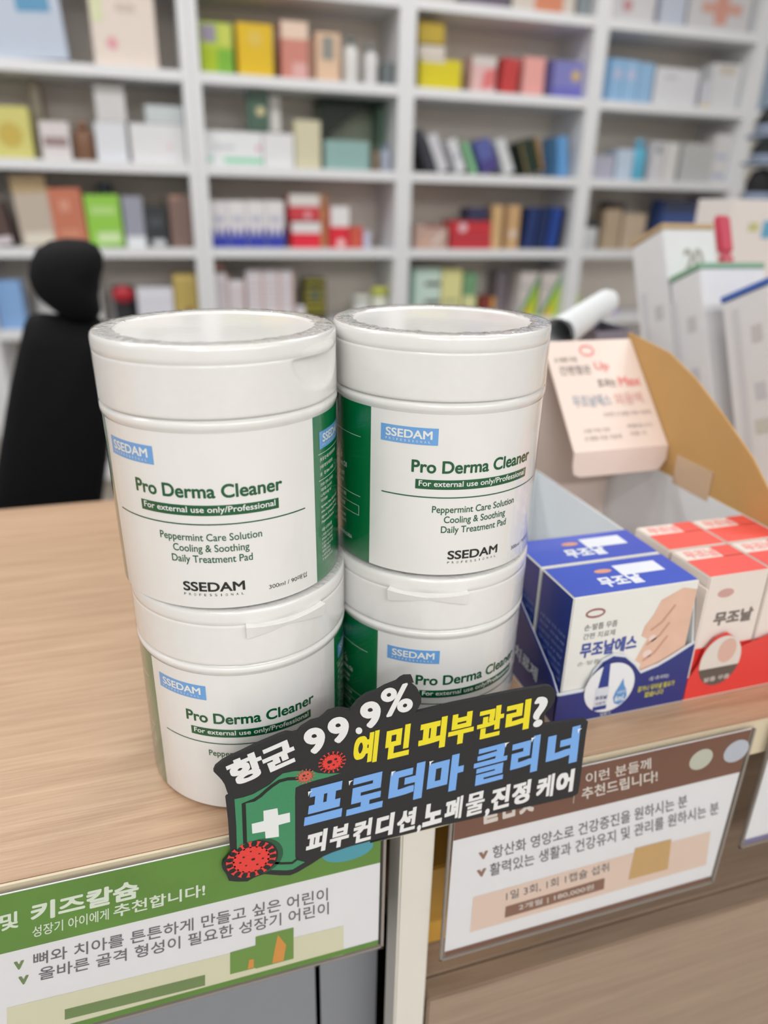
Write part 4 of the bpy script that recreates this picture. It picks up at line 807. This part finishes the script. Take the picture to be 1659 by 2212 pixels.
# fourth bay
I('first_aid_box', 'white box with a rose mark on the highest shelf', 'box', 1318, 1426, -50, 'T', (206, 204, 206), [('d', .42, .38, .1, (190, 140, 146))]); I('first_aid_box', 'big white box with an orange cross at the top right', 'box', 1498, 1634, -40, 'T', (202, 200, 202), [('r', .2, .85, .36, .58, (206, 160, 146)), ('r', .42, .62, .15, .85, (206, 150, 136))]); I('first_aid_box', 'bluish white box between the two marked boxes', 'box', 1434, 1490, -30, 'T', (188, 194, 208))
I('wipes_box', 'light blue box with a deep blue side', 'box', 1308, 1352, 126, 'A', (146, 186, 222), [('r', 0, .3, 0, 1, (92, 138, 182)), ('d', .7, .65, .2, (190, 190, 220))]); I('wipes_box', 'second light blue box to the right', 'box', 1353, 1384, 130, 'A', (150, 188, 222), [('d', .5, .65, .3, (190, 192, 222))]); I('wipes_box', 'third light blue box, next to the white boxes', 'box', 1385, 1416, 136, 'A', (146, 184, 218))
I('gauze_box', 'wide white box right of the light blue boxes', 'box', 1420, 1514, 148, 'A', (216, 216, 220), [('r', .2, .5, .72, .8, (190, 190, 198))]); I('gauze_box', 'white box with a small yellow mark', 'box', 1520, 1540, 176, 'A', (206, 206, 214), [('r', .1, .9, .02, .2, (222, 200, 160))]); I('gauze_box', 'cream-topped white box at the far right', 'box', 1544, 1606, 138, 'A', (214, 214, 216), [('r', .2, .8, .75, .95, (200, 192, 180))])
I('eye_drop_box', 'small violet-grey box at the left, fourth bay', 'box', 1284, 1330, 336, 'B', (176, 176, 192)); I('eye_drop_box', 'small pale blue box left of the cyan bottle', 'box', 1336, 1372, 322, 'B', (188, 204, 222)); I('toothpaste_tube', 'cyan bottle standing on the fourth bay shelf', 'bottle', 1378, 1408, 300, 'B', (90, 176, 206), [(110, 180, 210)], kind='bottle')
I('eye_drop_box', 'white box with dark dot right of the cyan bottle', 'box', 1412, 1440, 306, 'B', (206, 204, 208), [('d', .5, .8, .25, (140, 140, 150))]); I('eye_drop_box', 'cream-white box after the dotted box', 'box', 1442, 1470, 308, 'B', (214, 212, 210)); I('eye_drop_box', 'grey box near the right end of the fourth bay', 'box', 1478, 1546, 310, 'B', (184, 184, 184)); I('eye_drop_box', 'white box with two blue stripes at the right end', 'box', 1550, 1594, 290, 'B', (208, 206, 206), [('r', .1, .9, .5, .58, (170, 176, 200)), ('r', .1, .9, .1, .2, (170, 176, 200))])
I('pill_jar', 'white jar with a black lid behind the tall cartons', 'jar', 1262, 1304, 474, 'C', (204, 206, 208), [(60, 62, 64)], kind='jar'); I('herb_box', 'tan box behind the tall cartons', 'box', 1310, 1346, 452, 'C', (176, 156, 132)); I('herb_box', 'beige box right of the tan one, partly hidden by a carton', 'box', 1350, 1398, 462, 'C', (192, 172, 150)); I('herb_box', 'dark brown box behind the beige ones', 'box', 1322, 1352, 438, 'C', (92, 80, 72), Y=2.745); I('herb_box', 'blue box above the tan-lidded carton', 'box', 1438, 1510, 432, 'C', (66, 88, 144), [('r', 0, 1, .75, 1, (60, 66, 90))]); I('herb_box', 'maroon box right of the blue box', 'box', 1512, 1534, 430, 'C', (110, 66, 88))
I('pill_box', 'yellow-green box by the divider on the lowest shelf', 'box', 1241, 1254, 636, 'D', (180, 200, 70)); I('pill_box', 'pink and lilac box beside the tall cartons', 'box', 1316, 1336, 652, 'D', (212, 160, 206), [('r', .6, 1, 0, .5, (150, 160, 210))])
# last bay: dark caps
I('folded_cloth', 'pale blue pack on the right-most upper shelf', 'box', 1652, 1720, 80, 'A', (146, 164, 184))
RY = 2.05; q = at(1690, 300, RY)
o = thing('display_rack', 'slim spinner rack of dark caps cut off by the right edge', 'rack', (q.x, RY, FL))
zs_ = [at(1680, v, RY).z for v in (292, 352, 442)]
obj('pole', tube_bm([(0, 0, .02), (0, 0, zs_[0]-FL+.20)], .012, 12), mat((150, 156, 166), .4, 'rack_steel', metal=.6), o, True)
obj('foot', lathe_bm([(0, 0), (.16, 0), (.16, .012), (.02, .025), (0, .025)], 28), mat((60, 60, 64), .5, 'rack_foot'), o, True)
for zz in zs_: obj('tray', lathe_bm([(.0125, zz-FL-.008), (.105, zz-FL-.008), (.107, zz-FL), (.0125, zz-FL)], 32), mat((150, 164, 184), .5, 'rack_tray'), o, True)
for zz, tp, c, lb in [(zs_[0], 226, (30, 32, 32), 'top black cap on the spinner rack at the right edge'), (zs_[1], 300, (26, 30, 30), 'middle black cap on the spinner rack at the right edge'), (zs_[2], 362, (20, 20, 24), 'bottom black cap on the spinner rack at the right edge')]:
    h_ = at(1660, tp, RY).z-zz-.001; t = thing('knit_cap', lb, 'cap', (q.x-.058, RY-.01, zz+.0005), 0, 'caps on the spinner rack')
    obj('crown', lathe_bm([(0, 0), (.036, 0), (.044, h_*.25), (.043, h_*.6), (.030, h_*.92), (0, h_)], 24), mat(c, .8, 'cap_wool'), t, True)
    obj('cuff', lathe_bm([(.0365, .001), (.046, .001), (.047, h_*.16), (.0445, h_*.3), (.0436, h_*.22)], 24), mat((126, 138, 158), .8, 'cap_cuff'), t, True)
# ------------------------------------------------------------------ office chair
BLK = mat((13, 14, 17), .8, 'black_mesh_fabric', grain=.3, scale=400, spec=.25); BLP = mat((30, 30, 33), .4, 'black_nylon')
CY = 1.05
def cp(x, y, Y=CY): return at(x, y, Y)
c0 = cp(130, 900)
o = thing('office_chair', 'black high-back office chair with headrest behind the counter', 'chair', (c0.x, CY, FL))
def cushion(name, outline, y0, thick, bulge, m):
    # outline in world x,z ; rounded pad
    pts = [Vector((p.x-o.location.x, p.z-FL)) for p in outline]; n = len(pts); c = sum(pts, Vector((0, 0)))/n; pts = [c+(p-c)*1.05 for p in pts]
    bm = bmesh.new(); rings = []
    for s, dy in [(.0, -bulge), (.35, -bulge*.9), (.7, -bulge*.55), (.93, 0), (1.0, thick*.35), (1.0, thick*.6), (.93, thick*.9), (.6, thick), (.0, thick)]:
        if s == 0: rings.append([bm.verts.new((c.x, y0+dy-CY, c.y))]); continue
        rings.append([bm.verts.new((c.x+(p.x-c.x)*s, y0+dy-CY, c.y+(p.y-c.y)*s)) for p in pts])
    for A_, B_ in zip(rings, rings[1:]):
        for i in range(n):
            j = (i+1) % n
            if len(A_) == 1: bm.faces.new((A_[0], B_[i], B_[j]))
            elif len(B_) == 1: bm.faces.new((A_[j], A_[i], B_[0]))
            else: bm.faces.new((A_[i], B_[i], B_[j], A_[j]))
    bmesh.ops.recalc_face_normals(bm, faces=bm.faces); return obj(name, bm, m, o, True)
cushion('headrest', [cp(*p) for p in [(64,600),(66,570),(80,542),(105,526),(140,520),(180,523),(205,534),(218,556),(219,580),(212,610),(210,640),(215,672),(205,690),(180,694),(150,690),(115,670),(85,645),(70,622)]], CY-.01, .05, .02, BLK)
cushion('backrest', [cp(*p) for p in [(52,712),(62,697),(85,693),(150,697),(205,700),(222,716),(230,800),(234,900),(226,1000),(214,1095),(200,1180),(120,1230),(30,1200),(-20,1120),(-12,1050),(2,960),(20,850),(38,770)]], CY+.0, .045, .015, BLK)
P = lambda x, y, dy=0.0: (cp(x, y).x-o.location.x, dy, cp(x, y).z-FL)
obj('headrest_bracket', tube_bm([P(180, 660, .05), P(182, 720, .06), P(180, 800, .055)], .012), BLP, o, True)
bx = box_bm(-.24, .24, -.38, .0, .43, .50, .03); obj('seat', bx, BLK, o, False)
for s_ in (-1, 1):
    obj('armrest', tube_bm([(s_*.22, -.10, .47), (s_*.27, -.12, .52), (s_*.27, -.14, .64)], .014), BLP, o, True)
obj('gas_lift', tube_bm([(0, -.10, .10), (0, -.10, .45)], .025), BLP, o, True)
for i in range(5):
    a = 2*math.pi*i/5; obj('base_leg', tube_bm([(0, -.10, .09), (.28*math.cos(a), -.10+.28*math.sin(a), .065)], [.022, .014]), BLP, o, True)
    bmc = bmesh.new(); bmesh.ops.create_uvsphere(bmc, u_segments=12, v_segments=8, radius=.028)
    for v in bmc.verts: v.co += Vector((.28*math.cos(a), -.10+.28*math.sin(a), .029))
    obj('caster', bmc, BLP, o, True)
bpy.data.objects.remove(_tobj); bpy.data.curves.remove(_curve)
